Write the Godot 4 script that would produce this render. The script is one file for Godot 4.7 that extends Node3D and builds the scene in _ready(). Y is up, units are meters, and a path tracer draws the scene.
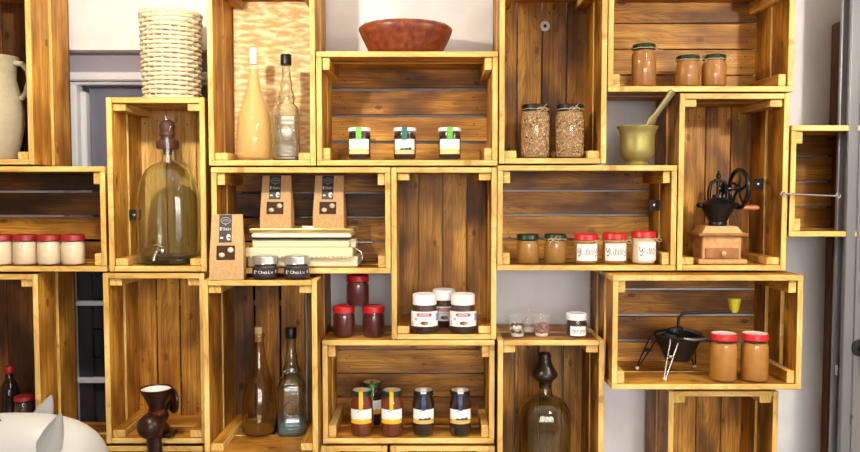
extends Node3D
# A wall of wooden fruit crates used as shop shelves, with preserves, bottles and old kitchen tools.
# Units are metres, y up. The crate fronts stand at about z = 0, the wall behind them at z = -0.24.

const EYE := Vector3(0, 1.55, 2.1)
const FOCAL := 777.0
const PITCH := 0.0527

var rng := RandomNumberGenerator.new()
var used := {}
var C := {}          # measured crates: floor / top heights
var M := {}          # materials
var WOOD := []       # wood materials by tone

# ------------------------------------------------------------------ mesh collector
class G:
	var surf := []
	func s(k: int) -> Dictionary:
		while surf.size() <= k:
			surf.append({"v": PackedVector3Array(), "n": PackedVector3Array(), "u": PackedVector2Array()})
		return surf[k]
	func tri(k: int, a: Vector3, b: Vector3, c: Vector3, na: Vector3, nb: Vector3, nc: Vector3, ua := Vector2.ZERO, ub := Vector2.ZERO, uc := Vector2.ZERO) -> void:
		var d := s(k)
		var x := (b - a).cross(c - a)
		if x.length_squared() < 1e-18:
			return
		if x.dot(na + nb + nc) > 0.0:
			d.v.append_array([a, c, b]); d.n.append_array([na, nc, nb]); d.u.append_array([ua, uc, ub])
		else:
			d.v.append_array([a, b, c]); d.n.append_array([na, nb, nc]); d.u.append_array([ua, ub, uc])
	func quad(k: int, a: Vector3, b: Vector3, c: Vector3, d: Vector3, n: Vector3, u0 := Vector2(0, 0), u1 := Vector2(1, 0), u2 := Vector2(1, 1), u3 := Vector2(0, 1)) -> void:
		tri(k, a, b, c, n, n, n, u0, u1, u2)
		tri(k, a, c, d, n, n, n, u0, u2, u3)
	func face(k: int, pts: Array, inside: Vector3) -> void:      # flat polygon facing away from a point inside
		var n: Vector3 = (pts[1] - pts[0]).cross(pts[2] - pts[0]).normalized()
		if n.dot(pts[0] - inside) < 0.0:
			n = -n
		for i in range(1, pts.size() - 1):
			tri(k, pts[0], pts[i], pts[i + 1], n, n, n)
	func commit() -> ArrayMesh:
		var m := ArrayMesh.new()
		for d in surf:
			if d.v.is_empty():
				continue
			var arr := []
			arr.resize(Mesh.ARRAY_MAX)
			arr[Mesh.ARRAY_VERTEX] = d.v
			arr[Mesh.ARRAY_NORMAL] = d.n
			arr[Mesh.ARRAY_TEX_UV] = d.u
			m.add_surface_from_arrays(Mesh.PRIMITIVE_TRIANGLES, arr)
		return m

func box(g: G, k: int, size: Vector3, at_: Vector3 = Vector3.ZERO, bev: float = 0.001, basis_: Basis = Basis.IDENTITY) -> void:
	# a box with chamfered edges
	var h := size / 2.0
	bev = min(bev, min(h.x, min(h.y, h.z)) * 0.6)
	var xf := Transform3D(basis_, at_)
	for ax in 3:
		var b := (ax + 1) % 3
		var c := (ax + 2) % 3
		for sg in [-1.0, 1.0]:
			var n := Vector3.ZERO
			n[ax] = sg
			var q := []
			for e in [[-1, -1], [1, -1], [1, 1], [-1, 1]]:
				var p := Vector3.ZERO
				p[ax] = sg * h[ax]
				p[b] = e[0] * (h[b] - bev)
				p[c] = e[1] * (h[c] - bev)
				q.append(xf * p)
			g.quad(k, q[0], q[1], q[2], q[3], (basis_ * n).normalized())
		for e in [[-1, -1], [1, -1], [1, 1], [-1, 1]]:      # edges parallel to ax
			var q2 := []
			for t in [[-1, 0], [1, 0], [1, 1], [-1, 1]]:
				var p2 := Vector3.ZERO
				p2[ax] = t[0] * (h[ax] - bev)
				p2[b] = e[0] * (h[b] - (bev if t[1] == 1 else 0.0))
				p2[c] = e[1] * (h[c] - (0.0 if t[1] == 1 else bev))
				q2.append(xf * p2)
			var n2 := Vector3.ZERO
			n2[b] = e[0]; n2[c] = e[1]
			g.quad(k, q2[0], q2[1], q2[2], q2[3], (basis_ * n2).normalized())
	for sx in [-1, 1]:
		for sy in [-1, 1]:
			for sz in [-1, 1]:
				var s3 := Vector3(sx, sy, sz)
				var n3 := (basis_ * s3).normalized()
				g.tri(k, xf * (s3 * (h - Vector3(0, bev, bev))), xf * (s3 * (h - Vector3(bev, 0, bev))), xf * (s3 * (h - Vector3(bev, bev, 0))), n3, n3, n3)

func ring_point(r: float, y: float, n: float, th: float, ax: float, az: float) -> Vector3:
	var c := cos(th)
	var s := sin(th)
	var k := 1.0
	if n > 2.01:
		k = 1.0 / pow(pow(absf(c), n) + pow(absf(s), n), 1.0 / n)
	return Vector3(c * k * r * ax, y, s * k * r * az)

func lathe(g: G, k: int, prof: Array, seg: int = 24, xf: Transform3D = Transform3D.IDENTITY, ax: float = 1.0, az: float = 1.0, sharp: float = 0.75) -> void:
	# prof: [radius, y] or [radius, y, squareness] from bottom to top (outside)
	var cnt := prof.size()
	var nn := []
	for i in cnt - 1:
		var d := Vector2(prof[i + 1][0] - prof[i][0], prof[i + 1][1] - prof[i][1])
		nn.append(Vector2(d.y, -d.x).normalized())
	for i in cnt - 1:
		var n0: Vector2 = nn[i]
		var n1: Vector2 = nn[i]
		if i > 0 and nn[i - 1].dot(nn[i]) > sharp:
			n0 = (nn[i - 1] + nn[i]).normalized()
		if i < cnt - 2 and nn[i + 1].dot(nn[i]) > sharp:
			n1 = (nn[i + 1] + nn[i]).normalized()
		var e0: float = prof[i][2] if prof[i].size() > 2 else 2.0
		var e1: float = prof[i + 1][2] if prof[i + 1].size() > 2 else 2.0
		for j in seg:
			var ps := []
			var ns := []
			var us := []
			for t in [j, j + 1]:
				var th: float = TAU * t / seg
				for w in 2:
					var r: float = prof[i + w][0]
					var y: float = prof[i + w][1]
					var e: float = e1 if w else e0
					ps.append(xf * ring_point(r, y, e, th, ax, az))
					var ta := ring_point(1.0, 0, e, th + 0.02, ax, az) - ring_point(1.0, 0, e, th - 0.02, ax, az)
					var rad := Vector3(ta.z, 0, -ta.x).normalized()
					var n2: Vector2 = n1 if w else n0
					ns.append((xf.basis * (rad * n2.x + Vector3(0, n2.y, 0))).normalized())
					us.append(Vector2(float(t) / seg, float(i + w) / (cnt - 1)))
			g.tri(k, ps[0], ps[2], ps[3], ns[0], ns[2], ns[3], us[0], us[2], us[3])
			g.tri(k, ps[0], ps[3], ps[1], ns[0], ns[3], ns[1], us[0], us[3], us[1])

func tube(g: G, k: int, pts: Array, rad, seg: int = 8, closed: bool = false) -> void:
	var n := pts.size()
	var frames := []
	var last := Vector3.ZERO
	for i in n:
		var a: Vector3 = pts[(i - 1 + n) % n] if closed else pts[maxi(i - 1, 0)]
		var b: Vector3 = pts[(i + 1) % n] if closed else pts[mini(i + 1, n - 1)]
		var t := (b - a).normalized()
		var u := last
		if i == 0:
			u = Vector3.UP if absf(t.y) < 0.9 else Vector3.RIGHT
		u = (u - t * u.dot(t)).normalized()
		last = u
		frames.append([u, t.cross(u)])
	var rings := n if closed else n - 1
	for i in rings:
		var i2 := (i + 1) % n
		var r0: float = rad[i] if rad is Array else rad
		var r1: float = rad[i2] if rad is Array else rad
		for j in seg:
			var t0 := TAU * j / seg
			var t1 := TAU * (j + 1) / seg
			var a0: Vector3 = frames[i][0] * cos(t0) + frames[i][1] * sin(t0)
			var a1: Vector3 = frames[i][0] * cos(t1) + frames[i][1] * sin(t1)
			var b0: Vector3 = frames[i2][0] * cos(t0) + frames[i2][1] * sin(t0)
			var b1: Vector3 = frames[i2][0] * cos(t1) + frames[i2][1] * sin(t1)
			var p: Vector3 = pts[i]
			var q: Vector3 = pts[i2]
			g.tri(k, p + a0 * r0, p + a1 * r0, q + b1 * r1, a0, a1, b1)
			g.tri(k, p + a0 * r0, q + b1 * r1, q + b0 * r1, a0, b1, b0)
	if not closed:
		for e in [0, n - 1]:
			var re: float = rad[e] if rad is Array else rad
			var dirn: Vector3 = (pts[0] - pts[1] if e == 0 else pts[n - 1] - pts[n - 2]).normalized()
			for j in seg:
				var t0 := TAU * j / seg
				var t1 := TAU * (j + 1) / seg
				g.tri(k, pts[e], pts[e] + (frames[e][0] * cos(t0) + frames[e][1] * sin(t0)) * re, pts[e] + (frames[e][0] * cos(t1) + frames[e][1] * sin(t1)) * re, dirn, dirn, dirn)

func blob(g: G, k: int, c: Vector3, r: Vector3, seg: int = 10, rows: int = 6) -> void:
	var prof := []
	for i in rows + 1:
		var a := -PI / 2 + PI * i / rows
		prof.append([maxf(cos(a), 0.0001), sin(a)])
	lathe(g, k, prof, seg, Transform3D(Basis.from_scale(r), c), 1, 1, -1.0)

func arc_patch(g: G, k: int, r: float, y0: float, y1: float, half: float, seg: int = 14, mid: float = PI / 2) -> void:
	# a sheet wrapped on a cylinder round the y axis, facing +z for mid = PI/2
	for j in seg:
		var a := mid + half - 2.0 * half * j / seg
		var b := mid + half - 2.0 * half * (j + 1) / seg
		var na := Vector3(cos(a), 0, sin(a))
		var nb := Vector3(cos(b), 0, sin(b))
		var up := Vector3.UP
		var u0 := float(j) / seg
		var u1 := float(j + 1) / seg
		g.tri(k, na * r + up * y1, nb * r + up * y1, nb * r + up * y0, na, nb, nb, Vector2(u0, 0), Vector2(u1, 0), Vector2(u1, 1))
		g.tri(k, na * r + up * y1, nb * r + up * y0, na * r + up * y0, na, nb, na, Vector2(u0, 0), Vector2(u1, 1), Vector2(u0, 1))

func band(g: G, k: int, pts: Array, width: float, thick: float) -> void:
	# a flat ribbon in the yz plane, width along x
	for i in pts.size() - 1:
		var a: Vector3 = pts[i]
		var b: Vector3 = pts[i + 1]
		var d := (b - a).normalized()
		var n := Vector3.RIGHT.cross(d).normalized() * thick
		var w := Vector3.RIGHT * width / 2.0
		for sg in [-1.0, 1.0]:
			g.quad(k, a - w + n * sg, a + w + n * sg, b + w + n * sg, b - w + n * sg, n.normalized() * sg)
			g.quad(k, a + w * sg - n, a + w * sg + n, b + w * sg + n, b + w * sg - n, Vector3.RIGHT * sg)

# ------------------------------------------------------------------ nodes
func numbered(called: String) -> String:
	if not used.has(called):
		used[called] = 0
		return called
	used[called] += 1
	return "%s_%03d" % [called, used[called]]

func thing(called: String, label: String, category: String, where: Vector3 = Vector3.ZERO, group: String = "", turn: float = 0.0) -> Node3D:
	var o := Node3D.new()
	o.name = numbered(called)
	add_child(o)
	o.position = where
	o.rotation.y = turn
	o.set_meta("label", label)
	o.set_meta("category", category)
	if group != "":
		o.set_meta("group", group)
	return o

func part(called: String, g: G, mats, parent: Node, label: String = "") -> MeshInstance3D:
	var o := MeshInstance3D.new()
	o.name = called
	o.mesh = g.commit()
	var ms: Array = mats if mats is Array else [mats]
	for i in o.mesh.get_surface_count():
		o.set_surface_override_material(i, ms[mini(i, ms.size() - 1)])
	o.cast_shadow = GeometryInstance3D.SHADOW_CASTING_SETTING_ON
	parent.add_child(o, true)
	if label != "":
		o.set_meta("label", label)
	return o

func structure(called: String, g: G, mats) -> MeshInstance3D:
	var o := part(called, g, mats, self)
	o.set_meta("kind", "structure")
	return o

func at(px: float, py: float, z: float) -> Vector3:
	# where a measured point of the photograph meets the plane at depth z
	var d := Vector3((px - 430.0) / FOCAL, -(py - 226.0) / FOCAL, -1.0)
	d = d.rotated(Vector3.RIGHT, -PITCH)
	return EYE + d * ((z - EYE.z) / d.z)

func ppm(z: float) -> float:                       # pixels per metre at depth z
	return FOCAL / (EYE.z - z)

func on(px: float, y: float, z: float) -> Vector3:  # x from the photograph, standing at height y
	var lo := at(px, 226, z)
	return Vector3(lo.x, y, z)

# ------------------------------------------------------------------ materials
func mat(c: Color, rough: float = 0.6, metal: float = 0.0, spec: float = 0.5) -> StandardMaterial3D:
	var m := StandardMaterial3D.new()
	m.albedo_color = c
	m.roughness = rough
	m.metallic = metal
	m.metallic_specular = spec
	return m

func c8(r: int, g: int, b: int) -> Color:
	return Color(r / 255.0, g / 255.0, b / 255.0)

func glass(c: Color, alpha: float) -> StandardMaterial3D:
	var m := mat(c, 0.04)
	m.albedo_color.a = alpha
	m.transparency = BaseMaterial3D.TRANSPARENCY_ALPHA
	return m

func solid_glass(c: Color, rough: float = 0.02) -> StandardMaterial3D:
	var m := mat(c, rough)
	m.albedo_color.a = 0.0
	m.refraction_enabled = true
	m.refraction_scale = 0.05
	m.transparency = BaseMaterial3D.TRANSPARENCY_ALPHA
	return m

func noisy(a: Color, b: Color, freq: float, rough: float, scale: float, bump: float = 0.0, seed_: int = 3, fract: int = 4) -> StandardMaterial3D:
	# two colours mixed by noise, mapped in the object's own space
	var n := FastNoiseLite.new()
	n.seed = seed_
	n.frequency = freq
	n.fractal_octaves = fract
	var gr := Gradient.new()
	gr.set_color(0, a)
	gr.set_color(1, b)
	gr.set_offset(0, 0.25)
	gr.set_offset(1, 0.75)
	var t := NoiseTexture2D.new()
	t.width = 256; t.height = 256
	t.seamless = true
	t.noise = n
	t.color_ramp = gr
	var m := mat(Color.WHITE, rough)
	m.albedo_texture = t
	m.uv1_triplanar = true
	m.uv1_scale = Vector3.ONE * scale
	if bump != 0.0:
		var t2 := NoiseTexture2D.new()
		t2.width = 256; t2.height = 256
		t2.seamless = true
		t2.noise = n
		m.heightmap_enabled = true
		m.heightmap_texture = t2
		m.heightmap_scale = bump
	return m

const ROWS := 8
const TW := 1024
const RH := 96

func make_wood() -> void:
	# one millimetre per pixel: eight different boards in one sheet, coloured in several tones
	var r := RandomNumberGenerator.new()
	r.seed = 77
	var n1 := FastNoiseLite.new(); n1.seed = 5; n1.frequency = 0.006; n1.fractal_octaves = 3
	var n2 := FastNoiseLite.new(); n2.seed = 9; n2.frequency = 0.09; n2.fractal_octaves = 2
	var n3 := FastNoiseLite.new(); n3.seed = 21; n3.frequency = 0.011; n3.fractal_octaves = 3
	var H := ROWS * RH
	var grain := PackedFloat32Array(); grain.resize(TW * H)
	var burn := PackedFloat32Array(); burn.resize(TW * H)
	for row in ROWS:
		var knots := []
		var kx := r.randf_range(30, 160)
		while kx < TW:
			knots.append([kx, r.randf_range(12, RH - 12), r.randf_range(3.5, 7.5)])
			kx += r.randf_range(170, 420)
		var freq := r.randf_range(0.085, 0.14)
		var cup := r.randf_range(0.25, 0.75) * RH
		for y in RH:
			var yy := row * RH + y
			for x in TW:
				var dv := n1.get_noise_2d(x * 0.35, row * 500 + y * 1.6)
				var ring := (absf(y - cup) + dv * 34.0) * freq
				var core := 0.0
				for kn in knots:
					var dx: float = (x - kn[0]) * 0.55
					if dx > 40.0 or dx < -40.0:
						continue
					var dy: float = y - kn[1]
					var rr: float = kn[2]
					var q := (dx * dx + dy * dy) / (rr * rr)
					if q < 16.0:
						var e := exp(-q * 0.35)
						ring += e * 3.2
						if q < 1.4:
							core = maxf(core, 1.0 - q * 0.55)
				var f := ring - floorf(ring)
				var late := f * f * f
				if f > 0.9:
					late *= (1.0 - f) * 10.0
				var fine := n2.get_noise_2d(x * 0.06, yy * 2.0) + 0.9 * n3.get_noise_2d(x * 0.14 + 900.0, yy * 6.0)
				var b := n3.get_noise_2d(x * 0.3 + row * 300.0, yy * 0.75)
				var i := yy * TW + x
				grain[i] = clampf(0.2 + late * 0.6 + fine * 0.45 + core * 0.9, 0.0, 1.0)
				burn[i] = clampf(0.42 + b * 1.4 + core * 0.35, 0.0, 1.0)
	# early wood, late wood, scorched wood
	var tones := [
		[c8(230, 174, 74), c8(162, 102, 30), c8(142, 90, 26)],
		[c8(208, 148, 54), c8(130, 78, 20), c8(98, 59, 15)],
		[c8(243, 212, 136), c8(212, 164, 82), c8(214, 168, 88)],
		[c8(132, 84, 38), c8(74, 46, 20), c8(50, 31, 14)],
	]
	for tone in tones:
		var a: Color = tone[0]
		var l: Color = tone[1]
		var s: Color = tone[2]
		var data := PackedByteArray()
		data.resize(TW * H * 3)
		for i in TW * H:
			var gk := grain[i]
			var bk := burn[i] * 0.9
			data[i * 3] = int(255.0 * lerpf(lerpf(a.r, l.r, gk), s.r * (1.1 - 0.3 * gk), bk))
			data[i * 3 + 1] = int(255.0 * lerpf(lerpf(a.g, l.g, gk), s.g * (1.1 - 0.3 * gk), bk))
			data[i * 3 + 2] = int(255.0 * lerpf(lerpf(a.b, l.b, gk), s.b * (1.1 - 0.3 * gk), bk))
		var im := Image.create_from_data(TW, H, false, Image.FORMAT_RGB8, data)
		var m := mat(Color.WHITE, 0.5, 0.0, 0.45)
		m.albedo_texture = ImageTexture.create_from_image(im)
		WOOD.append(m)

func board(parent: Node, called: String, pos: Vector3, gd: Vector3, wd: Vector3, len_: float, wid: float, thick: float, tone: int, edge_tone: int, bev: float = 0.0014) -> MeshInstance3D:
	# gd: direction of the grain, wd: direction of the width; every board has its own piece of the wood sheet
	var g := G.new()
	var row := rng.randi_range(0, ROWS - 1)
	var u0 := rng.randf_range(0.0, maxf(0.0, 0.98 - len_ / 1.024))
	var flip := 1.0 if rng.randf() < 0.5 else -1.0
	var h := Vector3(len_, wid, thick) / 2.0
	var sp := minf(wid / 0.096, 0.94)
	var uvf := func(p: Vector3) -> Vector2:
		return Vector2(u0 + (p.x * flip + h.x) / 1.024, (row + 0.5 + p.y / wid * sp) / ROWS)
	var uve := func(p: Vector3) -> Vector2:
		return Vector2(u0 + (p.x * flip + h.x) / 1.024, (row + 0.5 + (p.y / wid * 0.3 + p.z * 3.0)) / ROWS)
	var corners := func(ax: int, sg: float) -> Array:
		var b := (ax + 1) % 3
		var c := (ax + 2) % 3
		var q := []
		for e in [[-1, -1], [1, -1], [1, 1], [-1, 1]]:
			var p := Vector3.ZERO
			p[ax] = sg * h[ax]
			p[b] = e[0] * (h[b] - bev)
			p[c] = e[1] * (h[c] - bev)
			q.append(p)
		return q
	for ax in [2, 0, 1]:
		for sg in [-1.0, 1.0]:
			var n := Vector3.ZERO
			n[ax] = sg
			var q: Array = corners.call(ax, sg)
			var f: Callable = uvf if ax == 2 else uve
			g.quad(0 if ax == 2 else 1, q[0], q[1], q[2], q[3], n, f.call(q[0]), f.call(q[1]), f.call(q[2]), f.call(q[3]))
	for ax in 3:
		var b := (ax + 1) % 3
		var c := (ax + 2) % 3
		for e in [[-1, -1], [1, -1], [1, 1], [-1, 1]]:
			var q2 := []
			for t in [[-1, 0], [1, 0], [1, 1], [-1, 1]]:
				var p2 := Vector3.ZERO
				p2[ax] = t[0] * (h[ax] - bev)
				p2[b] = e[0] * (h[b] - (bev if t[1] == 1 else 0.0))
				p2[c] = e[1] * (h[c] - (0.0 if t[1] == 1 else bev))
				q2.append(p2)
			var n2 := Vector3.ZERO
			n2[b] = e[0]; n2[c] = e[1]
			g.quad(1, q2[0], q2[1], q2[2], q2[3], n2.normalized(), uve.call(q2[0]), uve.call(q2[1]), uve.call(q2[2]), uve.call(q2[3]))
	var o := part(called, g, [WOOD[tone], WOOD[edge_tone]], parent)
	var zd := gd.cross(wd)
	o.transform = Transform3D(Basis(gd, wd, zd), pos)
	o.rotate_object_local(Vector3(0, 0, 1), rng.randf_range(-0.003, 0.003))
	return o

func crate(key: String, label: String, upright: bool, rect: Array, zf: float, depth: float, opt: Dictionary = {}) -> Node3D:
	var a0 := at(rect[0], rect[1], zf)
	var a1 := at(rect[2], rect[1], zf)
	var b0 := at(rect[0], rect[3], zf)
	var b1 := at(rect[2], rect[3], zf)
	var x0 := (a0.x + b0.x) / 2.0 + 0.0012
	var x1 := (a1.x + b1.x) / 2.0 - 0.0012
	var y1 := (a0.y + a1.y) / 2.0 - 0.001
	var y0 := (b0.y + b1.y) / 2.0 + 0.001
	var w := x1 - x0
	var h := y1 - y0
	var mid := Vector3((x0 + x1) / 2, y0, zf)
	var root := thing("wooden_crate", label, "crate", mid, "wooden fruit crates fixed to the wall")
	var L := h if upright else w
	var S := w if upright else h
	var t := 0.0145
	var tb := 0.009
	var v := func(l: float, s: float, z: float) -> Vector3:
		return Vector3(s, l + h / 2, z) if upright else Vector3(l, s + h / 2, z)
	var ld := Vector3.UP if upright else Vector3.RIGHT
	var sd := Vector3.RIGHT if upright else Vector3.UP
	var side_t: int = opt.get("side", 0)
	var end_t: int = opt.get("end", side_t)
	var edge_t: int = opt.get("edge", 2)
	var back: Array = opt.get("back", [1, 0, 1, 1])
	var gap: float = opt.get("gap", 0.005 if not upright else 0.0022)
	var sgap: float = opt.get("sgap", 0.014)
	var d2 := depth - tb
	# long sides: two slats each
	for sg in [-1.0, 1.0]:
		var sw := (d2 - sgap) / 2.0
		for k in 2:
			var zc := -sw / 2 - k * (sw + sgap)
			board(root, "side_slat", v.call(0, sg * (S / 2 - t / 2), zc), ld, Vector3.BACK, L, sw, t, side_t, edge_t)
	# ends: two boards each
	for sg in [-1.0, 1.0]:
		var egap: float = opt.get("egap", 0.009)
		var ne: int = opt.get("ends", 2)
		var ew := (d2 - egap * (ne - 1)) / ne
		for k in ne:
			var zc2 := -ew / 2 - k * (ew + egap) - 0.0006
			board(root, "end_board", v.call(sg * (L / 2 - t / 2), 0, zc2), sd, Vector3.BACK, S - 2 * t - 0.0006, ew, t, end_t, edge_t)
	# back slats
	var nb := back.size()
	var bw := (S - gap * (nb - 1)) / nb
	for k in nb:
		var sc := -S / 2 + bw / 2 + k * (bw + gap)
		board(root, "back_slat", v.call(0, sc, -depth + tb / 2), ld, sd, L, bw, tb, back[k], back[k])
	# corner posts
	var pw := 0.033
	var pl := 0.02
	for sl in [-1.0, 1.0]:
		for ss in [-1.0, 1.0]:
			var g := G.new()
			var pd := d2 - 0.006 - rng.randf_range(0.002, 0.006)
			var o := board(root, "corner_post", v.call(sl * (L / 2 - t - pl / 2 - 0.0005), ss * (S / 2 - t - pw / 2 - 0.0005), -d2 + pd / 2 + 0.001), Vector3.BACK, sd, pd, pw, pl, 0, edge_t)
			o.name = "corner_post"
	# nail heads on the back slats
	var gn := G.new()
	for k in nb:
		var sc2 := -S / 2 + bw / 2 + k * (bw + gap)
		for e in [-1.0, 1.0]:
			for q in [-1.0, 1.0]:
				var p: Vector3 = v.call(e * (L / 2 - t - 0.022 - rng.randf_range(0, 0.02)), sc2 + q * bw * 0.22, -depth + tb)
				lathe(gn, 0, [[0.0022, 0.0], [0.0022, 0.0006], [0.0, 0.001]], 6, Transform3D(Basis(Vector3.RIGHT, PI / 2), p))
	part("nail_heads", gn, M.iron, root).set_meta("kind", "stuff")
	C[key] = {"root": root, "floor": y0 + t + 0.0012, "top": y1 + 0.0008, "x0": x0, "x1": x1, "zf": zf, "zb": zf - depth, "y0": y0, "ceil": y1 - t}
	return root

func bracket(key: String, px: float, py: float, z: float, side: float) -> void:
	# a small iron plate screwed across the gap of an inner side
	var root: Node3D = C[key].root
	var xw: float = C[key].x0 + 0.0147 if side < 0 else C[key].x1 - 0.0147
	var g := G.new()
	var p := Vector3(xw - root.position.x - side * 0.001, at(px, py, z).y - root.position.y, z - root.position.z)
	p.x -= side * 0.013
	box(g, 0, Vector3(0.028, 0.031, 0.002), p, 0.0005)
	box(g, 0, Vector3(0.002, 0.031, 0.02), p + Vector3(side * 0.0125, 0, -0.01), 0.0005)
	var o := part("metal_bracket", g, M.iron, root, "dark iron joining plate")
	var g2 := G.new()
	lathe(g2, 0, [[0.0045, 0.0], [0.0042, 0.0015], [0.0, 0.0025]], 10, Transform3D(Basis(Vector3.RIGHT, PI / 2), p + Vector3(0, 0, 0.001)))
	part("screw", g2, M.steel, o)

# ------------------------------------------------------------------ printed labels
const FONT := {
	"y": ["10001", "10001", "10011", "01101", "00001", "00001", "01110"], "u": ["00000", "10001", "10001", "10001", "10011", "01101", "00000"],
	"m": ["00000", "11010", "10101", "10101", "10101", "10101", "00000"], "N": ["10001", "11001", "11001", "10101", "10011", "10011", "10001"],
	"'": ["00100", "00100", "01000", "00000", "00000", "00000", "00000"], "C": ["01110", "10001", "10000", "10000", "10000", "10001", "01110"],
	"h": ["10000", "10000", "10110", "11001", "10001", "10001", "10001"], "o": ["00000", "00000", "01110", "10001", "10001", "10001", "01110"],
	"i": ["00100", "00000", "01100", "00100", "00100", "00100", "01110"], "x": ["00000", "00000", "10001", "01010", "00100", "01010", "10001"],
}

func write(im: Image, s: String, x: int, y: int, k: int, cols: Array, ky: int = 0) -> void:
	if ky == 0:
		ky = k
	for ci in s.length():
		var gl: Array = FONT[s[ci]]
		for r in 7:
			for q in 5:
				if gl[r][q] == "1":
					im.fill_rect(Rect2i(x + (ci * 6 + q) * k, y + r * ky, k, ky), cols[ci % cols.size()])

func printed(im: Image, rough: float = 0.5) -> StandardMaterial3D:
	var m := mat(Color.WHITE, rough)
	m.albedo_texture = ImageTexture.create_from_image(im)
	m.texture_repeat = false
	return m

func disc(im: Image, cx: float, cy: float, rx: float, ry: float, c: Color) -> void:
	for y in range(maxi(0, int(cy - ry)), mini(im.get_height(), int(cy + ry + 1))):
		for x in range(maxi(0, int(cx - rx)), mini(im.get_width(), int(cx + rx + 1))):
			var q := Vector2((x - cx) / rx, (y - cy) / ry)
			if q.length_squared() <= 1.0:
				im.set_pixel(x, y, c)

func make_labels() -> void:
	var im := Image.create(192, 128, false, Image.FORMAT_RGB8)      # "yummy", each letter its own pastel
	im.fill(c8(244, 243, 238))
	write(im, "yummy", 8, 32, 6, [c8(92, 92, 160), c8(176, 170, 186), c8(120, 120, 136), c8(196, 140, 150), c8(140, 110, 150)], 9)
	M.label_yummy = printed(im)
	for kind in [["honey_yellow", c8(240, 186, 40), false], ["honey_blue", c8(222, 184, 104), true], ["honey_green", c8(232, 214, 140), false], ["honey_teal", c8(226, 200, 150), true]]:
		im = Image.create(192, 128, false, Image.FORMAT_RGB8)
		im.fill(c8(246, 246, 246))
		im.fill_rect(Rect2i(0, 92, 192, 36), kind[1])
		im.fill_rect(Rect2i(0, 86, 192, 6), c8(236, 226, 190))
		im.fill_rect(Rect2i(66, 12, 12, 8), c8(110, 110, 130))
		if kind[2]:
			disc(im, 76, 86, 20, 8, c8(40, 40, 36))
			disc(im, 112, 84, 18, 10, c8(48, 48, 40))
			disc(im, 142, 82, 14, 12, c8(36, 40, 34))
			im.fill_rect(Rect2i(56, 88, 104, 5), c8(70, 60, 40))
		else:
			for k in 7:
				disc(im, 70 + k * 12, 92 - absf(k - 3) * 2.0, 9, 7, c8(244, 214, 90))
		im.fill_rect(Rect2i(0, 94, 18, 5), c8(70, 66, 60))
		im.fill_rect(Rect2i(168, 94, 20, 5), c8(120, 100, 60))
		M[kind[0]] = printed(im)
	im = Image.create(256, 128, false, Image.FORMAT_RGB8)            # hazelnut spread
	im.fill(c8(247, 246, 246))
	disc(im, 84, 28, 16, 14, c8(176, 52, 66)); disc(im, 168, 28, 16, 14, c8(176, 52, 66))
	im.fill_rect(Rect2i(84, 14, 84, 28), c8(200, 60, 74))
	for k in 8:
		im.fill_rect(Rect2i(86 + k * 10, 20, 6, 16), c8(250, 236, 236))
		im.fill_rect(Rect2i(88 + k * 10, 25 + (k % 2) * 5, 2, 5), c8(200, 60, 74))
	im.fill_rect(Rect2i(226, 20, 30, 62), c8(150, 164, 214))
	disc(im, 58, 64, 11, 12, c8(140, 146, 190)); disc(im, 58, 64, 6, 7, c8(196, 204, 226))
	im.fill_rect(Rect2i(84, 58, 76, 4), c8(206, 202, 210))
	disc(im, 128, 98, 30, 16, c8(130, 96, 80)); disc(im, 116, 92, 13, 9, c8(92, 60, 48)); disc(im, 142, 102, 12, 9, c8(170, 140, 116))
	im.fill_rect(Rect2i(14, 86, 14, 6), c8(150, 140, 150)); im.fill_rect(Rect2i(14, 104, 18, 8), c8(110, 110, 120))
	im.fill_rect(Rect2i(14, 40, 10, 24), c8(220, 210, 214))
	M.label_spread = printed(im)
	im = Image.create(256, 80, false, Image.FORMAT_RGB8)             # dark round label of the low jars
	im.fill(c8(40, 36, 44))
	write(im, "N'Choix", 44, 30, 4, [Color.WHITE, Color.WHITE, c8(236, 236, 240)])
	im.fill_rect(Rect2i(44, 28, 22, 32), Color.WHITE)
	write(im, "N", 45, 30, 4, [c8(40, 36, 44)])
	im.fill_rect(Rect2i(100, 14, 24, 5), c8(110, 106, 120))
	disc(im, 236, 40, 8, 14, c8(200, 190, 190))
	M.label_dark = printed(im)
	im = Image.create(96, 208, false, Image.FORMAT_RGB8)             # black strip label of the paper bags
	im.fill(c8(48, 42, 46))
	disc(im, 48, 44, 38, 26, c8(150, 146, 152)); disc(im, 48, 44, 33, 21, c8(56, 50, 56))
	disc(im, 48, 44, 24, 9, c8(140, 138, 146)); disc(im, 48, 46, 20, 5, c8(56, 50, 56))
	disc(im, 48, 74, 8, 6, c8(130, 126, 134))
	write(im, "N'Choix", 6, 96, 2, [Color.WHITE], 3)
	im.fill_rect(Rect2i(6, 94, 13, 24), Color.WHITE); write(im, "N", 8, 96, 2, [c8(48, 42, 46)], 3)
	im.fill_rect(Rect2i(8, 166, 24, 14), c8(206, 200, 200))
	disc(im, 72, 168, 16, 24, c8(224, 214, 200)); disc(im, 78, 172, 8, 8, c8(70, 60, 56))
	M.label_bag = printed(im)
	im = Image.create(96, 64, false, Image.FORMAT_RGB8)              # small white jar label
	im.fill(c8(240, 240, 238))
	for k in 9:
		im.fill_rect(Rect2i(14 + k * 8, 20 + (k % 3) * 3, 4, 16), c8(120, 116, 112))
	for k in 5:
		im.fill_rect(Rect2i(20 + k * 12, 44, 8, 5), c8(170, 166, 160))
	M.label_small = printed(im)

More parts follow.
